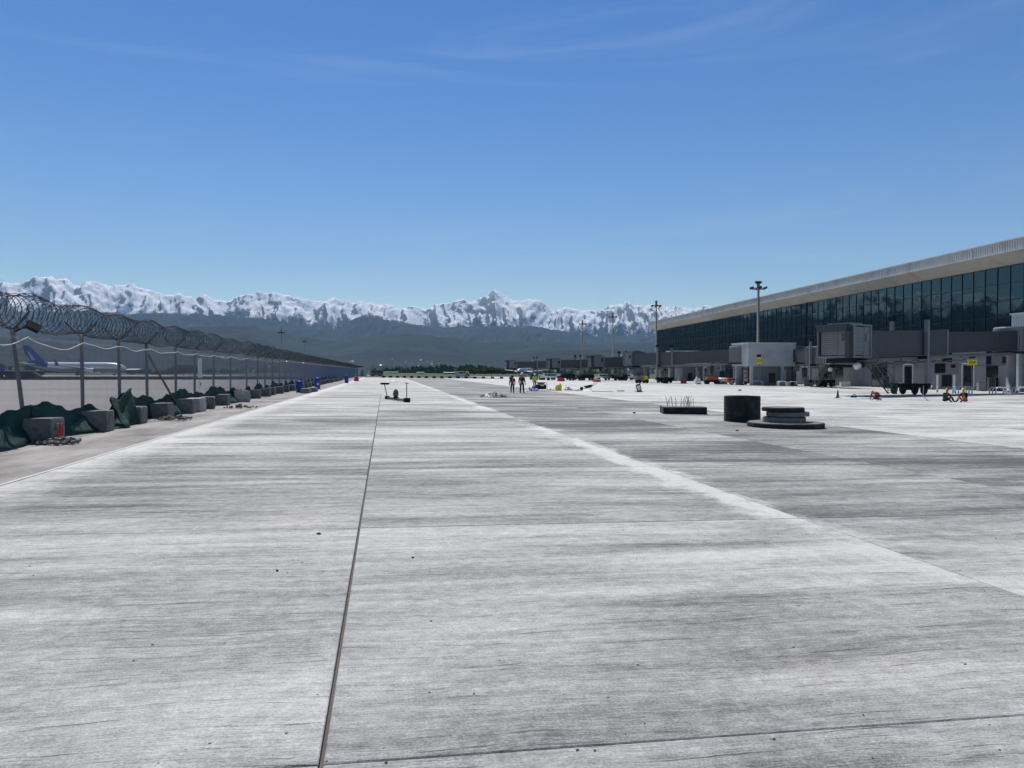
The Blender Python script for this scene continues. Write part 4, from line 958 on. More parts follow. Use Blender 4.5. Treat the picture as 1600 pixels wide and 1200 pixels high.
# red cone marker, helmet like things by the pale blue sheet
q = G(1309, 622); t = empty('traffic_cone', q); tag(t, 'slim dark red cone standing on the pale blue sheet', 'cone'); b = MB(); b.lathe([(.13, .04), (.05, .62), (.03, .68)], n=12); b.build('cone', M_DKRED, t, True); b = MB(); b.box((0, 0, .025), (.36, .36, .05)); b.build('base', M_BLACK, t)
q = G(1334, 622); t = empty('grinder', q, .3); tag(t, 'small dark power tool lying on the pale blue sheet', 'power tool'); b = MB(); b.box((0, 0, .12), (.5, .2, .16)); b.build('body', M_BLACK, t); b = MB(); b.tube([(-.2, 0, .2), (.05, 0, .34), (.3, 0, .2)], .03, 5); b.build('handle', M_BLACK, t)

# ------------------------------------------------------------------ workers
M_SKIN = mat('skin', (.36, .20, .13), .6, var=.1); M_NAVY = mat('navy_cloth', (.016, .018, .026), .9, var=.4, vscale=9); M_BLKCL = mat('black_cloth', (.010, .011, .012), .9, var=.4, vscale=9)
M_OV = mat('orange_vest', (.50, .075, .022), .7, var=.15, vscale=9); M_LV = mat('lime_vest', (.42, .55, .05), .7, var=.15, vscale=9); M_RV = mat('red_vest', (.26, .03, .028), .7, var=.2, vscale=9); M_REFL = mat('reflective_band', (.6, .6, .58), .4)
M_HELW = mat('white_helmet', (.75, .75, .74), .35, var=.03); M_HELY = mat('yellow_helmet', (.55, .38, .05), .35, var=.03); M_HELO = mat('red_helmet', (.50, .06, .04), .35, var=.03)
def skin(name, chains, m, parent):
    bm = bmesh.new(); ly = bm.verts.layers.skin.verify(); reg = {}; first = True
    for ch in chains:
        prev = None
        for (p_, r_) in ch:
            k_ = tuple(round(c, 3) for c in p_)
            if k_ not in reg:
                v = bm.verts.new(p_); rr = r_ if isinstance(r_, tuple) else (r_, r_); v[ly].radius = rr; v[ly].use_root = first; first = False; reg[k_] = v
            v = reg[k_]
            if prev is not None and bm.edges.get((prev, v)) is None: bm.edges.new((prev, v))
            prev = v
    me = bpy.data.meshes.new(name); bm.to_mesh(me); bm.free(); me.materials.append(m); o = link(name, me, parent)
    md = o.modifiers.new('skin', 'SKIN'); md.use_smooth_shade = True; sb = o.modifiers.new('sub', 'SUBSURF'); sb.levels = 1; sb.render_levels = 2; return o
def worker(label, loc, rz, J, jacket, vest, legs, helmet, group=None, h=1.75):
    t = empty('person', loc, rz); tag(t, label, 'person', group); k_ = h / 1.75; t.scale = (k_, k_, k_)
    P_ = lambda n: Vector(J[n])
    pel, ch_, nk, hd = P_('pelvis'), P_('chest'), P_('neck'), P_('head')
    ch = [[(pel, (.15, .11)), (ch_, (.17, .12)), (nk, .06), (hd - Vector((0, 0, .05)), .09), (hd + Vector((0, 0, .07)), .095)]]
    hands = []
    for s in 'LR':
        ch.append([(ch_, (.17, .12)), (P_('sh' + s), .075), (P_('el' + s), .05), (P_('wr' + s), .036), (P_('wr' + s) + (P_('wr' + s) - P_('el' + s)).normalized() * .09, .035)])
        ch.append([(pel, (.15, .11)), (P_('hip' + s), .095), (P_('kn' + s), .062), (P_('an' + s), .045), (P_('to' + s), .04)])
        w_, e_ = P_('wr' + s), P_('el' + s); dd = (w_ - e_).normalized(); sd_ = dd.cross(Vector((0, 1, 0)));
        if sd_.length < .1: sd_ = dd.cross(Vector((1, 0, 0)))
        sd_.normalize()
        for f_ in range(4): r0 = w_ + dd * .09 + sd_ * (.025 * (f_ - 1.5)); ch.append([(w_ + dd * .09, .035), (r0 + dd * .03, .010), (r0 + dd * (.07 + .008 * (f_ % 2)) + Vector((0, -.01, 0)), .008)])
        ch.append([(w_ + dd * .09, .035), (w_ + dd * .06 + sd_ * .05, .011), (w_ + dd * .10 + sd_ * .065, .009)])
    skin('body', ch, M_SKIN, t)
    tr = [[(pel + Vector((0, 0, .06)), (.165, .125)), (pel, (.17, .13))]]
    jk = [[(pel + Vector((0, 0, .02)), (.175, .135)), (pel.lerp(ch_, .5), (.175, .135)), (ch_, (.195, .14)), (nk - Vector((0, 0, .02)), .08)]]
    for s in 'LR':
        tr.append([(pel, (.17, .13)), (P_('hip' + s), .105), (P_('kn' + s), .078), (P_('an' + s) + Vector((0, 0, .03)), .068)])
        jk.append([(ch_, (.195, .14)), (P_('sh' + s), .085), (P_('el' + s), .064), (P_('wr' + s), .05)])
    skin('trousers', tr, legs, t); skin('jacket', jk, jacket, t)
    if vest:
        skin('vest', [[(pel + Vector((0, 0, .10)), (.19, .15)), (pel.lerp(ch_, .5), (.19, .15)), (ch_, (.205, .155)), (nk - Vector((0, 0, .06)), .10)]], vest, t)
    for s in 'LR': skin('boot', [[(P_('an' + s) + Vector((0, 0, .08)), .06), (P_('an' + s), .058), (P_('to' + s), .05)]], M_BLACK, t)
    if helmet:
        b = MB(); b.lathe([(.165, 0), (.155, .02), (.13, .02), (.125, .07), (.10, .12), (.05, .15), (.001, .16)], n=16); b.build('helmet', helmet, t, True, hd + Vector((0, 0, .05)))
    else:
        b = MB(); b.blob(hd + Vector((0, .015, .02)), (.125, .135, .16), 3, .06); b.build('hood', jacket, t, True)
    b = MB(); b.blob(hd + Vector((0, -.105, -.01)), (.014, .022, .022), 1, .05, 6, 4); b.build('nose', M_SKIN, t, True)
    return t
def stand(step=.1, arm=.0):
    return dict(pelvis=(0, 0, .93), chest=(0, -.01, 1.28), neck=(0, 0, 1.47), head=(0, -.02, 1.60), shL=(.2, 0, 1.40), shR=(-.2, 0, 1.40), elL=(.27, .03, 1.12), elR=(-.27, .03, 1.12), wrL=(.28, -.05 - arm, .88), wrR=(-.28, -.05, .88),
                hipL=(.1, 0, .88), hipR=(-.1, 0, .88), knL=(.11, -step * .6, .49), knR=(-.11, .02 + step * .2, .49), anL=(.115, -step, .08), anR=(-.115, step, .08), toL=(.13, -.15 - step, .04), toR=(-.13, -.15 + step, .04))
sit = dict(pelvis=(0, .1, .14), chest=(0, -.02, .50), neck=(0, -.08, .68), head=(0, -.13, .81), shL=(.2, -.05, .61), shR=(-.2, -.05, .61), elL=(.27, -.2, .40), elR=(-.27, -.2, .40), wrL=(.15, -.38, .32), wrR=(-.15, -.38, .32),
           hipL=(.1, .05, .13), hipR=(-.1, .05, .13), knL=(.24, -.32, .36), knR=(-.24, -.32, .36), anL=(.16, -.52, .08), anR=(-.16, -.55, .08), toL=(.17, -.68, .05), toR=(-.17, -.7, .05))
crouch = dict(pelvis=(0, .25, .42), chest=(0, -.12, .60), neck=(0, -.30, .62), head=(0, -.43, .60), shL=(.2, -.2, .58), shR=(-.2, -.2, .58), elL=(.25, -.3, .33), elR=(-.25, -.3, .33), wrL=(.14, -.45, .12), wrR=(-.14, -.45, .12),
              hipL=(.1, .22, .38), hipR=(-.1, .22, .38), knL=(.16, -.1, .12), knR=(-.16, -.1, .12), anL=(.13, .32, .08), anR=(-.13, .32, .08), toL=(.13, .40, .03), toR=(-.13, .40, .03))
def up(px, py): q = G(px, py); return q
GW = 'workers on the apron'
worker('standing worker in orange vest over dark hooded jacket and trousers', up(800.5, 614), R(190), stand(.06), M_BLKCL, M_OV, M_NAVY, None, GW, 1.62)
worker('tallest standing worker in black with lime trimmed jacket and white helmet', up(815.5, 614.2), R(12), stand(.12), mat('lime_black_jacket', (.10, .13, .03), .9, var=.5, vscale=6), M_BLKCL, M_BLKCL, M_HELW, GW, 1.80)
worker('standing worker in lime vest and white helmet behind the blue tarp', up(835.5, 606.5), R(-20), stand(.06), M_LV, M_LV, M_BLKCL, M_HELW, GW, 1.74)
worker('crouching worker in red jacket and yellow helmet beside the pale blue sheet', up(1369, 625.5), R(-80), crouch, M_RV, M_RV, M_DKRED, M_HELY, GW, 1.72)
worker('worker in dark clothes and lime vest sitting on the apron, facing the camera side', up(1477.5, 628), R(8), sit, M_BLKCL, mat('dark_lime_vest', (.10, .12, .02), .8, var=.3), M_BLKCL, M_HELO, GW, 1.8)
worker('worker sitting sideways in dark jacket with orange at the hip and pale helmet', up(1507, 628.5), R(-75), sit, M_BLKCL, None, M_OV, M_HELY, GW, 1.85)

# ------------------------------------------------------------------ signs, guards and plant below the bridges
def text_mesh(s, size, m, parent, loc, rot):
    cu = bpy.data.curves.new('number', 'FONT'); cu.body = s; cu.size = size; cu.align_x = 'CENTER'; cu.align_y = 'CENTER'; cu.extrude = .006
    o = bpy.data.objects.new('tmp', cu); COL.objects.link(o); dg = bpy.context.evaluated_depsgraph_get(); me = bpy.data.meshes.new_from_object(o.evaluated_get(dg)); bpy.data.objects.remove(o); me.name = 'number'; me.materials.clear(); me.materials.append(m)
    return link('number', me, parent, loc, rot)
def num_sign(label, px, pyb, y, pyt, wpx, hpx, txt):
    b_ = A(px, pyb, y); z_ = (b_.y * math.cos(YAW) + b_.x * math.sin(YAW)) / 1200; gr_ = gz(b_.x); t = empty('stand_sign', (b_.x, b_.y, gr_), -YAW - math.atan((px - 800) / 1200) * .8); tag(t, label, 'sign')
    zt = A(px, pyt, y).z - gr_; w_, h_ = wpx * z_, hpx * z_
    bb = MB(); bb.tube([(0, 0, 0), (0, 0, zt - h_ / 2)], .06, 8); bb.build('pole', M_STEEL, t, True)
    bb = MB(); bb.box((0, -.07, zt - h_ / 2), (w_, .06, h_)); pl = bb.build('plate', M_YEL, t)
    text_mesh(txt, h_ * .72, M_BLACK, pl, (0, -.107, zt - h_ / 2), (R(90), 0, 0))
    bb = MB(); bb.box((-.05, 0, zt + .42), (.75, .4, .45)); bb.build('lamp_box', M_BLACK, t)
num_sign('yellow number sign on a pole behind the largest boarding bridge', 1518.5, 612, 92, 562, 13, 8.5, '204')
num_sign('yellow number sign on a pole before the white walkway box', 1186, 600, 126, 559.5, 8, 9, '205')
# docking display
q = A(1478, 585, 84); t = empty('docking_display', (q.x, 84, gz(q.x)), -YAW - R(25)); tag(t, 'grey docking display with a black square screen below the bridge', 'display')
z_ = 84.0 / .9 / 1200; zb_ = q.z - gz(q.x)
b = MB(); b.box((0, 0, zb_ + .75), (2.7, .3, 1.55)); b.build('case', M_CABIN, t); b = MB(); b.box((-.65, -.17, zb_ + .75), (1.15, .06, 1.15)); b.build('screen', M_BLACK, t)
b = MB(); b.box((.75, -.17, zb_ + 1.0), (.45, .06, .4)); b.build('small_window', M_BLACK, t)
for s in (-.9, .9): b = MB(); b.box((s, .1, zb_ / 2), (.22, .22, zb_)); b.build('leg', M_WHITE, t)
def guard(label, px, py, y_w=1.5):
    q = G(px, py); t = empty('hoop_guard', q, -YAW); tag(t, label, 'guard rail', 'white hoop guards below the bridges')
    for yy in (0, .55, 1.1):
        b = MB(); b.tube([(-y_w / 2, yy, 0), (-y_w / 2, yy, .62), (-y_w / 2 + .2, yy, .82), (y_w / 2 - .2, yy, .82), (y_w / 2, yy, .62), (y_w / 2, yy, 0)], .065, 6); b.build('hoop', M_WHITE, t, True)
    return t
guard('pair of white hoops behind the worker with orange at the hip', 1508, 616); guard('white hoop guard beside the pedestal of the largest bridge', 1567, 617.5); guard('white hoop guard past the pedestal of the largest bridge', 1602, 617)
guard('white hoop guard at the foot of the white walkway box', 1224, 603.5); guard('white hoop guard beside the stairs of the parked bridge', 1240, 603.5, 1.3); guard('white hoop guard under the yellow number sign at the walkway box', 1184, 602.5, 2.0); guard('white hoop guard beside the red scissor lift', 1151, 601.5, 1.6)
# plant below the bridge with orange machines
def wheelset(t, xs, ys, r, zz=None):
    for x in xs:
        for y in ys:
            b = MB(); b.lathe([(r * .4, -.12), (r * .9, -.13), (r, -.06), (r, .06), (r * .9, .13), (r * .4, .12)], n=16); w_ = b.build('wheel', M_DARK, t, True, (x, y, r), (R(90), 0, 0)); b = MB(); b.lathe([(r * .42, -.10), (r * .42, .10)], n=10); b.build('rim', M_STEEL, w_)
q = G(1112, 600.3); t = empty('boom_lift', q, R(-12)); tag(t, 'orange boom lift with folded arm below the parked bridge', 'lift')
wheelset(t, (-.95, .95), (-.85, .85), .42); b = MB(); b.box((0, 0, .62), (2.4, 1.5, .4)); b.build('chassis', M_BLACK, t); b = MB(); b.box((.15, 0, 1.15), (2.1, 1.5, .75), taper=.9); b.build('turret', M_ORANGE, t)
b = MB(); b.tube([(.9, 0, 1.5), (-1.5, 0, 1.75)], .16, 6); b.tube([(.9, 0, 1.7), (.9, 0, 1.3)], .2, 6); b.build('boom', M_SAND, t); b = MB(); b.tube([(-1.5, -.4, 1.2), (-1.5, .4, 1.2), (-1.9, .4, 1.2), (-1.9, -.4, 1.2)], .03, 4, closed=True); b.tube([(-1.5, -.4, 2.1), (-1.5, .4, 2.1), (-1.9, .4, 2.1), (-1.9, -.4, 2.1)], .03, 4, closed=True)
for x in (-1.5, -1.9):
    for y in (-.4, .4): b.tube([(x, y, 1.2), (x, y, 2.1)], .03, 4)
b.build('basket', M_STEEL, t)
q = G(1143, 600.8); t = empty('compressor', q, R(-12)); tag(t, 'orange towed compressor beside the white hoop guard', 'compressor'); wheelset(t, (0,), (-.7, .7), .35); b = MB(); b.box((0, 0, .85), (2.1, 1.3, .9), taper=.85); b.build('canopy', M_ORANGE, t); b = MB(); b.tube([(-1.0, 0, .5), (-1.9, 0, .45)], .06, 5); b.build('drawbar', M_BLACK, t); b = MB(); b.box((0, -.64, .8), (.9, .05, .4)); b.build('grille', M_BLACK, t)
q = G(1128, 600.5); t = empty('water_tank', q, R(-12)); tag(t, 'white cylindrical tank between the two orange machines', 'tank'); b = MB(); b.tube([(-.9, 0, .75), (.9, 0, .75)], .55, 14); b.build('vessel', M_WHITE, t, True); b = MB(); b.box((0, 0, .2), (1.9, .9, .3)); b.build('skid', M_BLACK, t)
heap('sack_pile', 'white sack pile beside the orange boom lift', 'sacks', 1089, 600.5, 13, 13, M_SHEET, 21, 1.8, .4)
q = G(1172, 601.5); t = empty('scissor_lift', q, R(-25)); tag(t, 'dark red scissor lift half raised beside the bridge pedestal', 'lift')
wheelset(t, (-.8, .8), (-.5, .5), .25); b = MB(); b.box((0, 0, .5), (2.3, 1.1, .45)); b.build('chassis', M_DKRED, t)
for i in range(3):
    b = MB(); z0 = .75 + i * .75
    for yy in (-.35, .35): b.tube([(-1.0, yy, z0), (1.0, yy, z0 + .72)], .06, 4); b.tube([(1.0, yy, z0), (-1.0, yy, z0 + .72)], .06, 4)
    b.build('scissor_arm', M_DKRED, t)
b = MB(); b.box((0, 0, 3.06), (2.5, 1.1, .12)); b.build('platform', M_DKRED, t); b = MB()
for yy in (-.5, .5): b.tube([(-1.2, yy, 3.1), (-1.2, yy, 4.1), (1.2, yy, 4.1), (1.2, yy, 3.1)], .03, 4)
b.build('guard_rail', M_DKRED, t)
q = G(1003, 598.8); t = empty('dumper', q, R(10)); tag(t, 'small yellow dumper under the farther bridges', 'dumper'); wheelset(t, (-.8, .8), (-.6, .6), .4); b = MB(); b.box((.5, 0, 1.0), (1.1, 1.2, .9)); b.build('engine_cover', M_YEL, t); b = MB(); b.box((-.7, 0, 1.05), (1.4, 1.3, .7), taper=1.2); b.build('skip', M_SAND, t); b = MB(); b.tube([(.9, -.5, 1.4), (.9, -.5, 2.3), (.9, .5, 2.3), (.9, .5, 1.4)], .05, 4); b.build('roll_bar', M_BLACK, t)
heap('pallet_load', 'brown pallet load under a crumpled white cover behind the bridge wheels', 'pallet load', 1446, 608.5, 32, 12, mat('brown_sacks', (.22, .13, .07), .9, var=.4, vscale=3), 31, 2.0, .35, M_SHEET)
for k_, px in enumerate((1473, 1487, 1500)):
    q = G(px, 608); t = empty('stacked_frame', q, -YAW); tag(t, ['grey crate of parts below the docking display', 'dark crate of parts below the docking display', 'pale crate of parts behind the white hoops'][k_], 'crate'); b = MB(); b.box((0, 0, .35), (1.05, .8, .6)); b.build('box', [M_GREYP, M_BLACK, M_PARA][k_], t); b = MB(); b.box((0, 0, .7), (1.15, .9, .08)); b.build('lid', M_WHITE, t)

# cabinets and stores along the foot of the terminal
cb_ = [(1262, 603.5, 9, 15, M_GREYP, 'tall grey cabinet behind the wheels of the parked bridge'), (1283, 603.5, 12, 9, M_BLACK, 'dark store box below the cab of the largest bridge'), (1300, 604, 8, 17, M_TUN, 'dark tall cabinet behind the lamp of the largest bridge'), (1320, 604, 14, 8, M_WHITE, 'white low box behind the service stairs'), (1385, 606, 10, 18, M_DARK, 'black tall cabinet past the service stairs'), (1412, 606, 12, 9, M_PARA, 'pale low box behind the bridge wheels'), (1533, 611, 10, 14, M_GREYP, 'grey cabinet behind the yellow sign pole'), (1548, 611, 8, 20, M_TUN, 'dark tall cabinet before the pedestal of the largest bridge'), (1068, 599.5, 9, 8, M_DKRED, 'dark red box behind the wheels of the bridge parked on the far side'), (1040, 599.2, 8, 10, M_BLACK, 'black box beside the far bridge stairs'), (1205, 602, 9, 9, M_GREYP, 'grey box under the white walkway box')]
for k_, (px, py, wp, hp, m_, lb) in enumerate(cb_):
    q = G(px, py); z_ = (q.y * math.cos(YAW) + q.x * math.sin(YAW)) / 1200; t = empty('cabinet', q, -YAW - .15); tag(t, lb, 'cabinet'); w_, h_ = wp * z_, hp * z_
    b = MB(); b.box((0, 0, h_ / 2), (w_, .8, h_)); b.build('case', m_, t); b = MB(); b.box((0, -.42, h_ * .5), (w_ * .8, .04, h_ * .8)); b.build('door', m_, t); b = MB(); b.box((0, 0, h_ + .04), (w_ + .1, .9, .08)); b.build('top', M_STEEL, t)
# ================================================================== FAR THINGS
M_LEAF = NG('foliage'); gq = M_LEAF; pp = gq.pos(); gq.lk(gq.mix(gq.noise(pp, .6, 4), (.028, .055, .018), (.075, .12, .036)), gq.b.inputs['Base Color']); gq.b.inputs['Roughness'].default_value = .8; M_LEAF = gq.m
M_BARK = mat('bark', (.07, .055, .042), .9, var=.3)
def tree(label, x, y, h, wd, seed, group='trees beyond the airfield'):
    rs = np.random.RandomState(seed); z0 = gz(x) - .15; t = empty('tree', (x, y, z0)); tag(t, label, 'tree', group)
    b = MB(); b.tube([(0, 0, 0), (.05 * h * .1, 0, h * .25), (0, .03 * h, h * .55)], [h * .03, h * .024, h * .012], 7)
    for i in range(5): a = i * 1.3; b.tube([(0, 0, h * (.22 + .05 * i)), (wd * .28 * math.cos(a), wd * .28 * math.sin(a), h * (.5 + .07 * i))], [h * .012, h * .005], 5)
    b.build('trunk', M_BARK, t, True)
    cl = 26; c = rs.normal(0, 1, (cl, 3)); c /= np.linalg.norm(c, axis=1)[:, None]; c *= rs.uniform(.25, .9, cl)[:, None] ** .6
    c = c * np.array([wd * .45, wd * .45, h * .36]) + np.array([0, 0, h * .58]); n = 2600
    k_ = rs.randint(0, cl, n); pc = c[k_] + rs.normal(0, 1, (n, 3)) * np.array([wd, wd, h * .8]) * .072; s = rs.uniform(.022, .042, n)[:, None] * max(h, wd * .75)
    u = rs.normal(0, 1, (n, 3)); u /= np.linalg.norm(u, axis=1)[:, None]; v = np.cross(u, rs.normal(0, 1, (n, 3))); v /= np.linalg.norm(v, axis=1)[:, None]
    V = np.stack([pc - u * s, pc + v * s * .6, pc + u * s, pc - v * s * .6], 1); b = MB(); b.v = [tuple(q) for q in V.reshape(-1, 3)]; b.f = [(4 * i, 4 * i + 1, 4 * i + 2, 4 * i + 3) for i in range(n)]; b.mi = [0] * n
    b.build('crown', M_LEAF, t); return t
TN = 'leafy tree in the clump beyond the paving end near the parked airliner'
for k_, (px, pyt, y) in enumerate([(722, 577, 520), (731, 575, 530), (741, 574.5, 515), (750, 575.5, 535), (759, 573, 520), (768, 571.5, 510), (777, 572.5, 525), (786, 575, 540), (794, 577, 550), (806, 577, 560)]):
    p = A(px, pyt, y); tree(TN, p.x, y, p.z - gz(p.x), 8.5 + (k_ % 3) * 1.5, 40 + k_)
TL_ = 'rounded tree seen through the fence beyond the taxiway'
for k_, (px, pyt, y, wd) in enumerate([(276, 573, 330, 9), (286, 567.5, 330, 11), (297, 568, 335, 10), (306, 572, 330, 8), (262, 577, 345, 7), (226, 576, 420, 10), (244, 578, 430, 9), (330, 575, 440, 9), (352, 576, 430, 9), (371, 577, 440, 8), (206, 577, 430, 9)]):
    p = A(px, pyt, y); tree(TL_ if k_ < 5 else 'tree in the low row far behind the fence', p.x, y, p.z - gz(p.x), wd, 70 + k_, 'trees behind the fence')
# a wood far off that reads as one mass
rs = np.random.RandomState(9); b = MB(); n = 5200
for i in range(n):
    th_ = R(rs.uniform(-34, 50)); r_ = rs.uniform(900, 2600); x, y = r_ * math.sin(th_), r_ * math.cos(th_); s = rs.uniform(3.0, 7.0); hh = rs.uniform(5, 12) * (.6 + .4 * math.sin(th_ * 19) * math.sin(th_ * 7 + 1))
    b.add([(x - s, y, gz(x) - .5), (x + s * .2, y - s, gz(x) - .5), (x + s, y + s * .3, gz(x) - .5), (x - s * .3, y, hh + .0), (x + s * .5, y + .5, hh * .8)], [(0, 1, 3), (1, 2, 4), (1, 4, 3), (0, 3, 4, 2)])
tag(b.build('far_wood', M_LEAF), 'low dark belt of trees along the foot of the hills', 'woodland', kind='stuff')
# apartment blocks
M_APT = [mat('apartment_render_%s' % n, c, .8, var=.1, vscale=.05) for n, c in (('pale', (.42, .43, .44)), ('warm', (.40, .37, .33)), ('grey', (.30, .31, .33)))]
rnd = random.Random(4)
AL = 'tall apartment block in the hazy row below the foothills'
for k_ in range(17):
    px = 583 + k_ * 7.4 + rnd.uniform(-1.5, 1.5); y = 3300 + rnd.uniform(-250, 250); p = A(px, rnd.uniform(569.5, 572.5), y)
    t = empty('apartment_block', (p.x, y, -1.6)); tag(t, AL, 'building', 'apartment blocks below the foothills'); h_ = p.z + 1.6; w_ = rnd.uniform(12, 16)
    b = MB(); b.box((0, 0, h_ / 2), (w_, 14, h_)); b.build('wall', M_APT[k_ % 3], t); b = MB(); b.box((0, 0, h_ + .8), (w_ * .5, 6, 1.6)); b.build('roof_house', M_APT[2], t)
    for j in range(2): b = MB(); b.box(((-.25 + .5 * j) * w_, -7.1, h_ / 2), (w_ * .22, .3, h_ * .9)); b.build('window_column', M_WIN, t)
# sheds, hangars, village houses
def shed(label, px0, px1, pyt, pyb, y, m, roof, name='shed'):
    a, c = A(px0, pyt, y), A(px1, pyt, y); w_ = c.x - a.x; g_ = gz(a.x) - .2; h_ = a.z - g_; t = empty(name, ((a.x + c.x) / 2, y, g_)); tag(t, label, 'building', 'low buildings beyond the airfield')
    b = MB(); b.box((0, 8, h_ * .4), (w_, 16, h_ * .8)); b.build('wall', m, t)
    b = MB(); b.add([(-w_ / 2 - .3, -.5, h_ * .8), (w_ / 2 + .3, -.5, h_ * .8), (w_ / 2 + .3, 8, h_), (-w_ / 2 - .3, 8, h_), (w_ / 2 + .3, 16.5, h_ * .8), (-w_ / 2 - .3, 16.5, h_ * .8)], [(0, 1, 2, 3), (3, 2, 4, 5), (1, 4, 2), (0, 3, 5)]); b.build('roof', roof, t)
    for i in range(3): b = MB(); b.box(((-.3 + .3 * i) * w_, -.06, h_ * .32), (w_ * .16, .15, h_ * .5)); b.build('door', M_WIN, t)
    return t
shed('white roofed hangar beyond the end of the paving', 600, 622, 581, 587, 760, M_GREYP, M_WHITEP, 'hangar'); shed('long low shed with pale roof edge beyond the paving', 627, 655, 584.5, 587, 640, M_GREYP, M_PARA); shed('small white domed shed beyond the paving', 652, 663, 581.5, 586, 700, M_WHITEP, M_WHITEP); shed('grey shed beside the white domed one', 664, 690, 584, 587, 680, M_GREYP, M_GREYP); shed('pale shed with light roof left of the tree clump', 694, 712, 581.5, 587, 700, M_GREYP, M_PARA)
shed('low white buildings seen through the fence beside the airliner nose', 196, 214, 576, 582, 560, M_WHITEP, M_PARA); shed('long dark shed behind the taxiway trees', 236, 272, 579.5, 583, 470, M_GREYP, M_GREYP); shed('pale low building right of the taxiway trees', 318, 334, 577, 583, 520, M_WHITEP, M_PARA); shed('grey low building behind the far fence posts', 345, 380, 579, 583, 600, M_GREYP, M_PARA)
hs_ = random.Random(12); hm_ = MB(); hm_.box((0, 0, 4), (16, 12, 8)); hme = hm_.mesh('walls', M_WHITEP); rf_ = MB(); rf_.add([(-8.5, -6.5, 8), (8.5, -6.5, 8), (8.5, 6.5, 8), (-8.5, 6.5, 8), (-8.5, 0, 12), (8.5, 0, 12)], [(0, 1, 5, 4), (2, 3, 4, 5), (1, 2, 5), (0, 4, 3)]); rfe = rf_.mesh('roof', M_PARA)
def ground_at(th_deg, r_):
    j = int(round((th_deg - TH[0]) / (TH[1] - TH[0]))); i = int(np.searchsorted(RR, r_)); return float(Z[min(i, NR - 1), j])
for k_ in range(46):
    th_ = hs_.choice([hs_.uniform(-13, -2), hs_.uniform(-6, 6), hs_.uniform(2, 14)]); r_ = hs_.uniform(6900, 8600); z_ = ground_at(th_, r_)
    x, y = r_ * math.sin(R(th_)), r_ * math.cos(R(th_)); t = empty('village_house', (x, y, z_ - 3), hs_.uniform(0, 3)); s_ = hs_.uniform(.8, 1.7); t.scale = (s_, s_, s_); tag(t, 'tiny white house on the lower slopes of the foothills', 'house', 'houses on the foothill slopes'); link('walls', hme, t); link('roof', rfe, t)

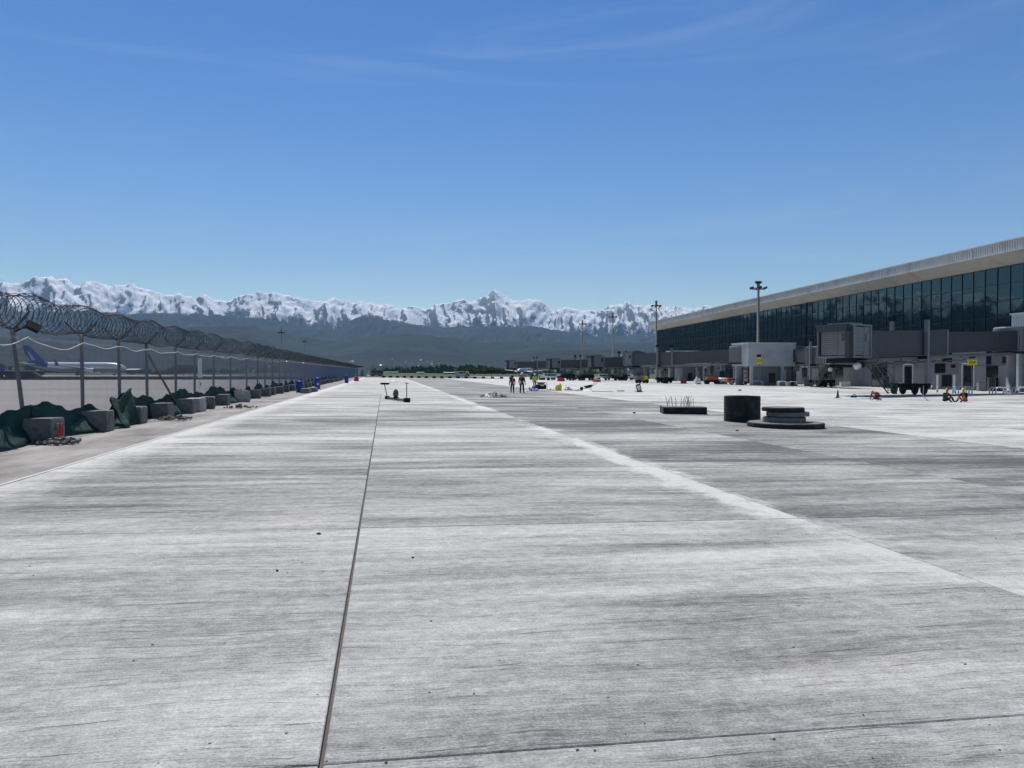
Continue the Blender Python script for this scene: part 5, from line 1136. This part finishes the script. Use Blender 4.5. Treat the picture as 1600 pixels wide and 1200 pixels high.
# ------------------------------------------------------------------ aircraft
M_FUS = mat('aircraft_white', (.74, .76, .78), .3, var=.03); M_TAILB = mat('airline_blue', (.015, .06, .26), .35, var=.1); M_BELLY = mat('belly_grey', (.30, .33, .36), .4, var=.05)
def wing(b, root, tip, cr, ct, th):
    def sec(p, c): return [(p[0] + c * x, p[1], p[2] + th * c * z) for x, z in ((0, 0), (.15, .5), (.5, .45), (1, 0), (.5, -.35), (.15, -.4))]
    a = sec(root, cr) + sec(tip, ct); b.add(a, [(i, (i + 1) % 6, 6 + (i + 1) % 6, 6 + i) for i in range(6)] + [tuple(range(5, -1, -1)), tuple(range(6, 12))])
def airliner(label, loc, rz, sc, blue=True):
    t = empty('airliner', loc, rz); t.scale = (sc, sc, sc); tag(t, label, 'aircraft')
    n = 18; prof_ = [(0, .05, 3.1), (.8, .85, 3.05), (2.2, 1.5, 3.2), (4.5, 1.88, 3.4), (8, 1.98, 3.5), (24, 1.98, 3.5), (29, 1.6, 3.85), (34, .85, 4.4), (37.5, .25, 4.9)]
    V = []; F = []
    for x, r_, z_ in prof_:
        for j in range(n): a = 2 * math.pi * j / n; V.append((x, r_ * math.cos(a), z_ + r_ * math.sin(a)))
    for i in range(len(prof_) - 1):
        for j in range(n): F.append((i * n + j, i * n + (j + 1) % n, (i + 1) * n + (j + 1) % n, (i + 1) * n + j))
    b = MB(); b.add(V, F); b.mi = [(1 if 2 * math.pi * ((k_ % n) + .5) / n > math.pi * 1.15 and 2 * math.pi * ((k_ % n) + .5) / n < math.pi * 1.85 else (2 if blue and (k_ // n) >= 6 else 0)) for k_ in range(len(F))]
    fu = b.build('fuselage', [M_FUS, M_BELLY, M_TAILB], t, True)
    for s in (-1, 1):
        for i in range(30): pass
        b = MB()
        for i in range(34): b.box((5.5 + i * .62, s * 1.93, 3.95), (.26, .12, .34))
        tag(b.build('cabin_window', M_WIN, fu), kind='stuff')
        b = MB(); b.box((2.15, s * 1.05, 3.85), (.7, .75, .42), (0, R(25), 0)); b.build('cockpit_window', M_WIN, fu)
        b = MB(); wing(b, (12.5, s * 1.6, 2.7), (20.5, s * 16.5, 4.2), 6.5, 1.5, .12); w_ = b.build('wing', M_BELLY, t)
        b = MB(); wing(b, (20.6, s * 16.5, 4.15), (21.8, s * 17.0, 6.4), 1.5, .6, .1); b.build('winglet', M_TAILB if blue else M_FUS, w_)
        b = MB(); wing(b, (33.0, s * .5, 4.7), (36.4, s * 6.4, 5.2), 3.4, 1.3, .1); b.build('tailplane', M_FUS, t)
        b = MB(); b.tube([(11.2, s * 5.2, 1.95), (11.6, s * 5.2, 1.95), (13.2, s * 5.2, 1.98), (15.2, s * 5.2, 2.05)], [.95, 1.08, 1.0, .55], 18); e_ = b.build('engine', M_FUS, t, True)
        b = MB(); b.tube([(11.15, s * 5.2, 1.95), (11.3, s * 5.2, 1.95)], .82, 16); b.build('intake', M_BLACK, e_)
        b = MB(); b.tube([(17.8, s * 2.8, 2.6), (17.8, s * 2.8, .55)], .14, 6); b.build('main_strut', M_STEEL, t)
        for yy in (-.4, .4): b = MB(); b.tube([(17.8, s * 2.8 + yy - .18, .55), (17.8, s * 2.8 + yy + .18, .55)], .55, 14); b.build('wheel', M_DARK, t)
    b = MB(); b.tube([(4.6, 0, 1.8), (4.6, 0, .4)], .1, 6); b.build('nose_strut', M_STEEL, t)
    for yy in (-.25, .25): b = MB(); b.tube([(4.6, yy - .1, .38), (4.6, yy + .1, .38)], .38, 12); b.build('nose_wheel', M_DARK, t)
    b = MB()
    def fs(x0, x1, z_, th): return [(x0, -th, z_), (x1, -th, z_), (x1, th, z_), (x0, th, z_)]
    a = fs(29.5, 36.2, 5.0, .22) + fs(36.0, 38.6, 12.2, .08); b.add(a, [(0, 1, 5, 4), (1, 2, 6, 5), (2, 3, 7, 6), (3, 0, 4, 7), (4, 5, 6, 7), (0, 3, 2, 1)])
    fin = b.build('tail_fin', M_TAILB if blue else M_FUS, t)
    if blue:                                       # white curved emblem on the fin and the rear body
        for s in (-1, 1):
            b = MB(); b.add([(33.6, s * .21, 6.3), (35.0, s * .21, 6.2), (36.6, s * .16, 10.0), (35.9, s * .17, 9.4)], [(0, 1, 2, 3)]); b.add([(35.6, s * .21, 5.9), (36.3, s * .2, 6.0), (37.0, s * .16, 8.4)], [(0, 1, 2)]); q_ = b.build('emblem', mat('pale_blue_mark', (.34, .52, .72), .4), fin)
            q_.modifiers.new('thickness', 'SOLIDIFY').thickness = .03
    return t
p = A(198, 587, 343); tl = A(62, 587, 343); sc_ = (p.x - tl.x) / 37.5
print('airliner scale', sc_)
airliner('parked white airliner with blue tail beyond the taxiway', (p.x, 343, gz(p.x) - .05), math.pi + R(6), 1.0)
p = A(745, 588, 420); airliner('white airliner facing the paving end before the tree clump', (p.x + 22, 415, gz(p.x) - .1), R(62), .8, False)
# steps / vehicles in front of the airliner
p = G(30, 590); t = empty('tow_tractor', (p.x * 1.0, p.y, gz(p.x) - .04), .1); tag(t, 'long dark flatbed vehicle parked before the airliner tail', 'vehicle')
b = MB(); b.box((0, 0, 1.25), (11.5, 2.4, 1.0)); b.build('bed', M_BLACK, t); b = MB(); b.box((-4, 0, 2.2), (2.0, 2.2, 1.0)); b.build('cab', M_BLUE, t); wheelset(t, (-4.5, -2.5, 3, 4.6), (-1.0, 1.0), .55); b = MB(); b.box((1.2, 0, 1.9), (8.6, 2.3, .22)); b.build('deck', M_SHEET, t)
p = G(42, 592.5); t = empty('baggage_tug', (p.x, p.y, gz(p.x) - .04), .05); tag(t, 'low dark sloping tug parked in front of the flatbed', 'vehicle'); b = MB(); b.add([(-3, -1, .4), (3.4, -1, .4), (3.4, 1, .4), (-3, 1, .4), (-2.6, -.9, 1.6), (1.4, -.9, 1.6), (1.4, .9, 1.6), (-2.6, .9, 1.6)], [(0, 1, 5, 4), (1, 2, 6, 5), (2, 3, 7, 6), (3, 0, 4, 7), (4, 5, 6, 7), (0, 3, 2, 1)]); b.build('body', M_BLACK, t); wheelset(t, (-2, 2.2), (-.9, .9), .45); b = MB(); b.box((-.6, 0, 1.63), (2.6, 1.7, .08)); b.build('hood_panel', M_GREYP, t)
# bus and service vehicles at the end of the paving
def bus(label, px, py, y, L, m, rz=0):
    p = A(px, py, y); t = empty('bus', (p.x, y, gz(p.x) - .1), rz); tag(t, label, 'bus', 'vehicles beyond the paving end'); b = MB(); b.box((0, 0, 1.75), (L, 2.5, 2.7)); b.build('body', m, t); wheelset(t, (-L * .3, L * .3), (-1.1, 1.1), .5); b = MB(); b.box((0, -1.27, 2.2), (L * .86, .06, .95)); b.build('side_window', M_WIN, t); b = MB(); b.box((L / 2 + .02, 0, 2.1), (.06, 2.1, 1.1)); b.build('windscreen', M_WIN, t); t.scale = (.75, .75, .75); return t
bus('pale bus parked before the tree clump at the paving end', 718, 588, 330, 6, M_PARA, R(55)); bus('pale bus parked at the end of the razor wire fence', 588, 589, 300, 6.5, M_GREYP, .4)
p = A(729.5, 588, 335); t = empty('tank_truck', (p.x, 335, gz(p.x) - .1), R(80)); tag(t, 'tank truck seen end on beside the pale bus', 'truck'); t.scale = (.75, .75, .75); b = MB(); b.tube([(-2.5, 0, 1.9), (2, 0, 1.9)], 1.15, 16); b.build('tank', mat('tank_beige', (.42, .36, .32), .5), t, True); b = MB(); b.box((3.1, 0, 1.6), (1.6, 2.2, 2.2)); b.build('cab', M_BLACK, t); wheelset(t, (-1.8, 3), (-1, 1), .5); b = MB(); b.box((.3, 0, .75), (6.5, 1.6, .3)); b.build('chassis', M_BLACK, t)
# service vehicles and stores under the farther bridges
M_TEAL = mat('teal_hut', (.03, .085, .10), .6, var=.15)
def hut(label, px, py, wpx, hpx, m, rf):
    q = G(px, py); z_ = (q.y * math.cos(YAW) + q.x * math.sin(YAW)) / 1200; w_, h_ = wpx * z_, hpx * z_; t = empty('site_hut', q, -.1); tag(t, label, 'site hut', 'site huts before the farther bridges'); b = MB(); b.box((0, 0, h_ / 2), (w_, 2.4, h_)); b.build('wall', m, t); b = MB(); b.box((0, 0, h_ + .05), (w_ + .2, 2.6, .12)); b.build('roof', rf, t); b = MB(); b.box((-w_ * .2, -1.22, h_ * .45), (w_ * .25, .05, h_ * .8)); b.build('door', M_BLACK, t)
hut('dark teal site hut behind the worker in lime vest', 834, 593.5, 12, 10, M_TEAL, M_TEAL); hut('low white and green hut beside the teal hut', 845.5, 593.5, 8, 5.5, mat('pale_green_hut', (.35, .45, .36), .6), M_WHITE)
vl = ['white van under the farthest bridge', 'pale pickup between two far bridges', 'dark van below the far bridge tunnel', 'white van beside the red barriers', 'grey van under the second far bridge', 'dark lorry by the far bridge wheels', 'white lorry under the far bridge cab', 'grey lorry behind the striped barrier', 'dark pickup near the bridge stairs', 'pale van close to the far pedestal']
for k_, px in enumerate((857, 866, 886, 896, 905, 916, 944, 955, 970, 980)):
    q = G(px, 593.8 + (k_ % 3) * .5); t = empty('van', q, random.uniform(-.4, .4)); tag(t, vl[k_], 'vehicle', 'vehicles under the far bridges'); mm_ = [M_WHITE, M_PARA, M_BLACK, M_WHITE, M_GREYP, M_BLACK, M_WHITE, M_GREYP, M_BLACK, M_PARA][k_]
    b = MB(); b.box((.2, 0, 1.15), (3.4, 1.7, 1.1), taper=.92); b.box((-1.9, 0, .85), (.9, 1.6, .6)); b.build('body', mm_, t); wheelset(t, (-1.5, 1.3), (-.75, .75), .35); b = MB(); b.box((-.4, 0, 1.35), (2.0, 1.72, .42)); b.build('window_band', M_WIN, t)
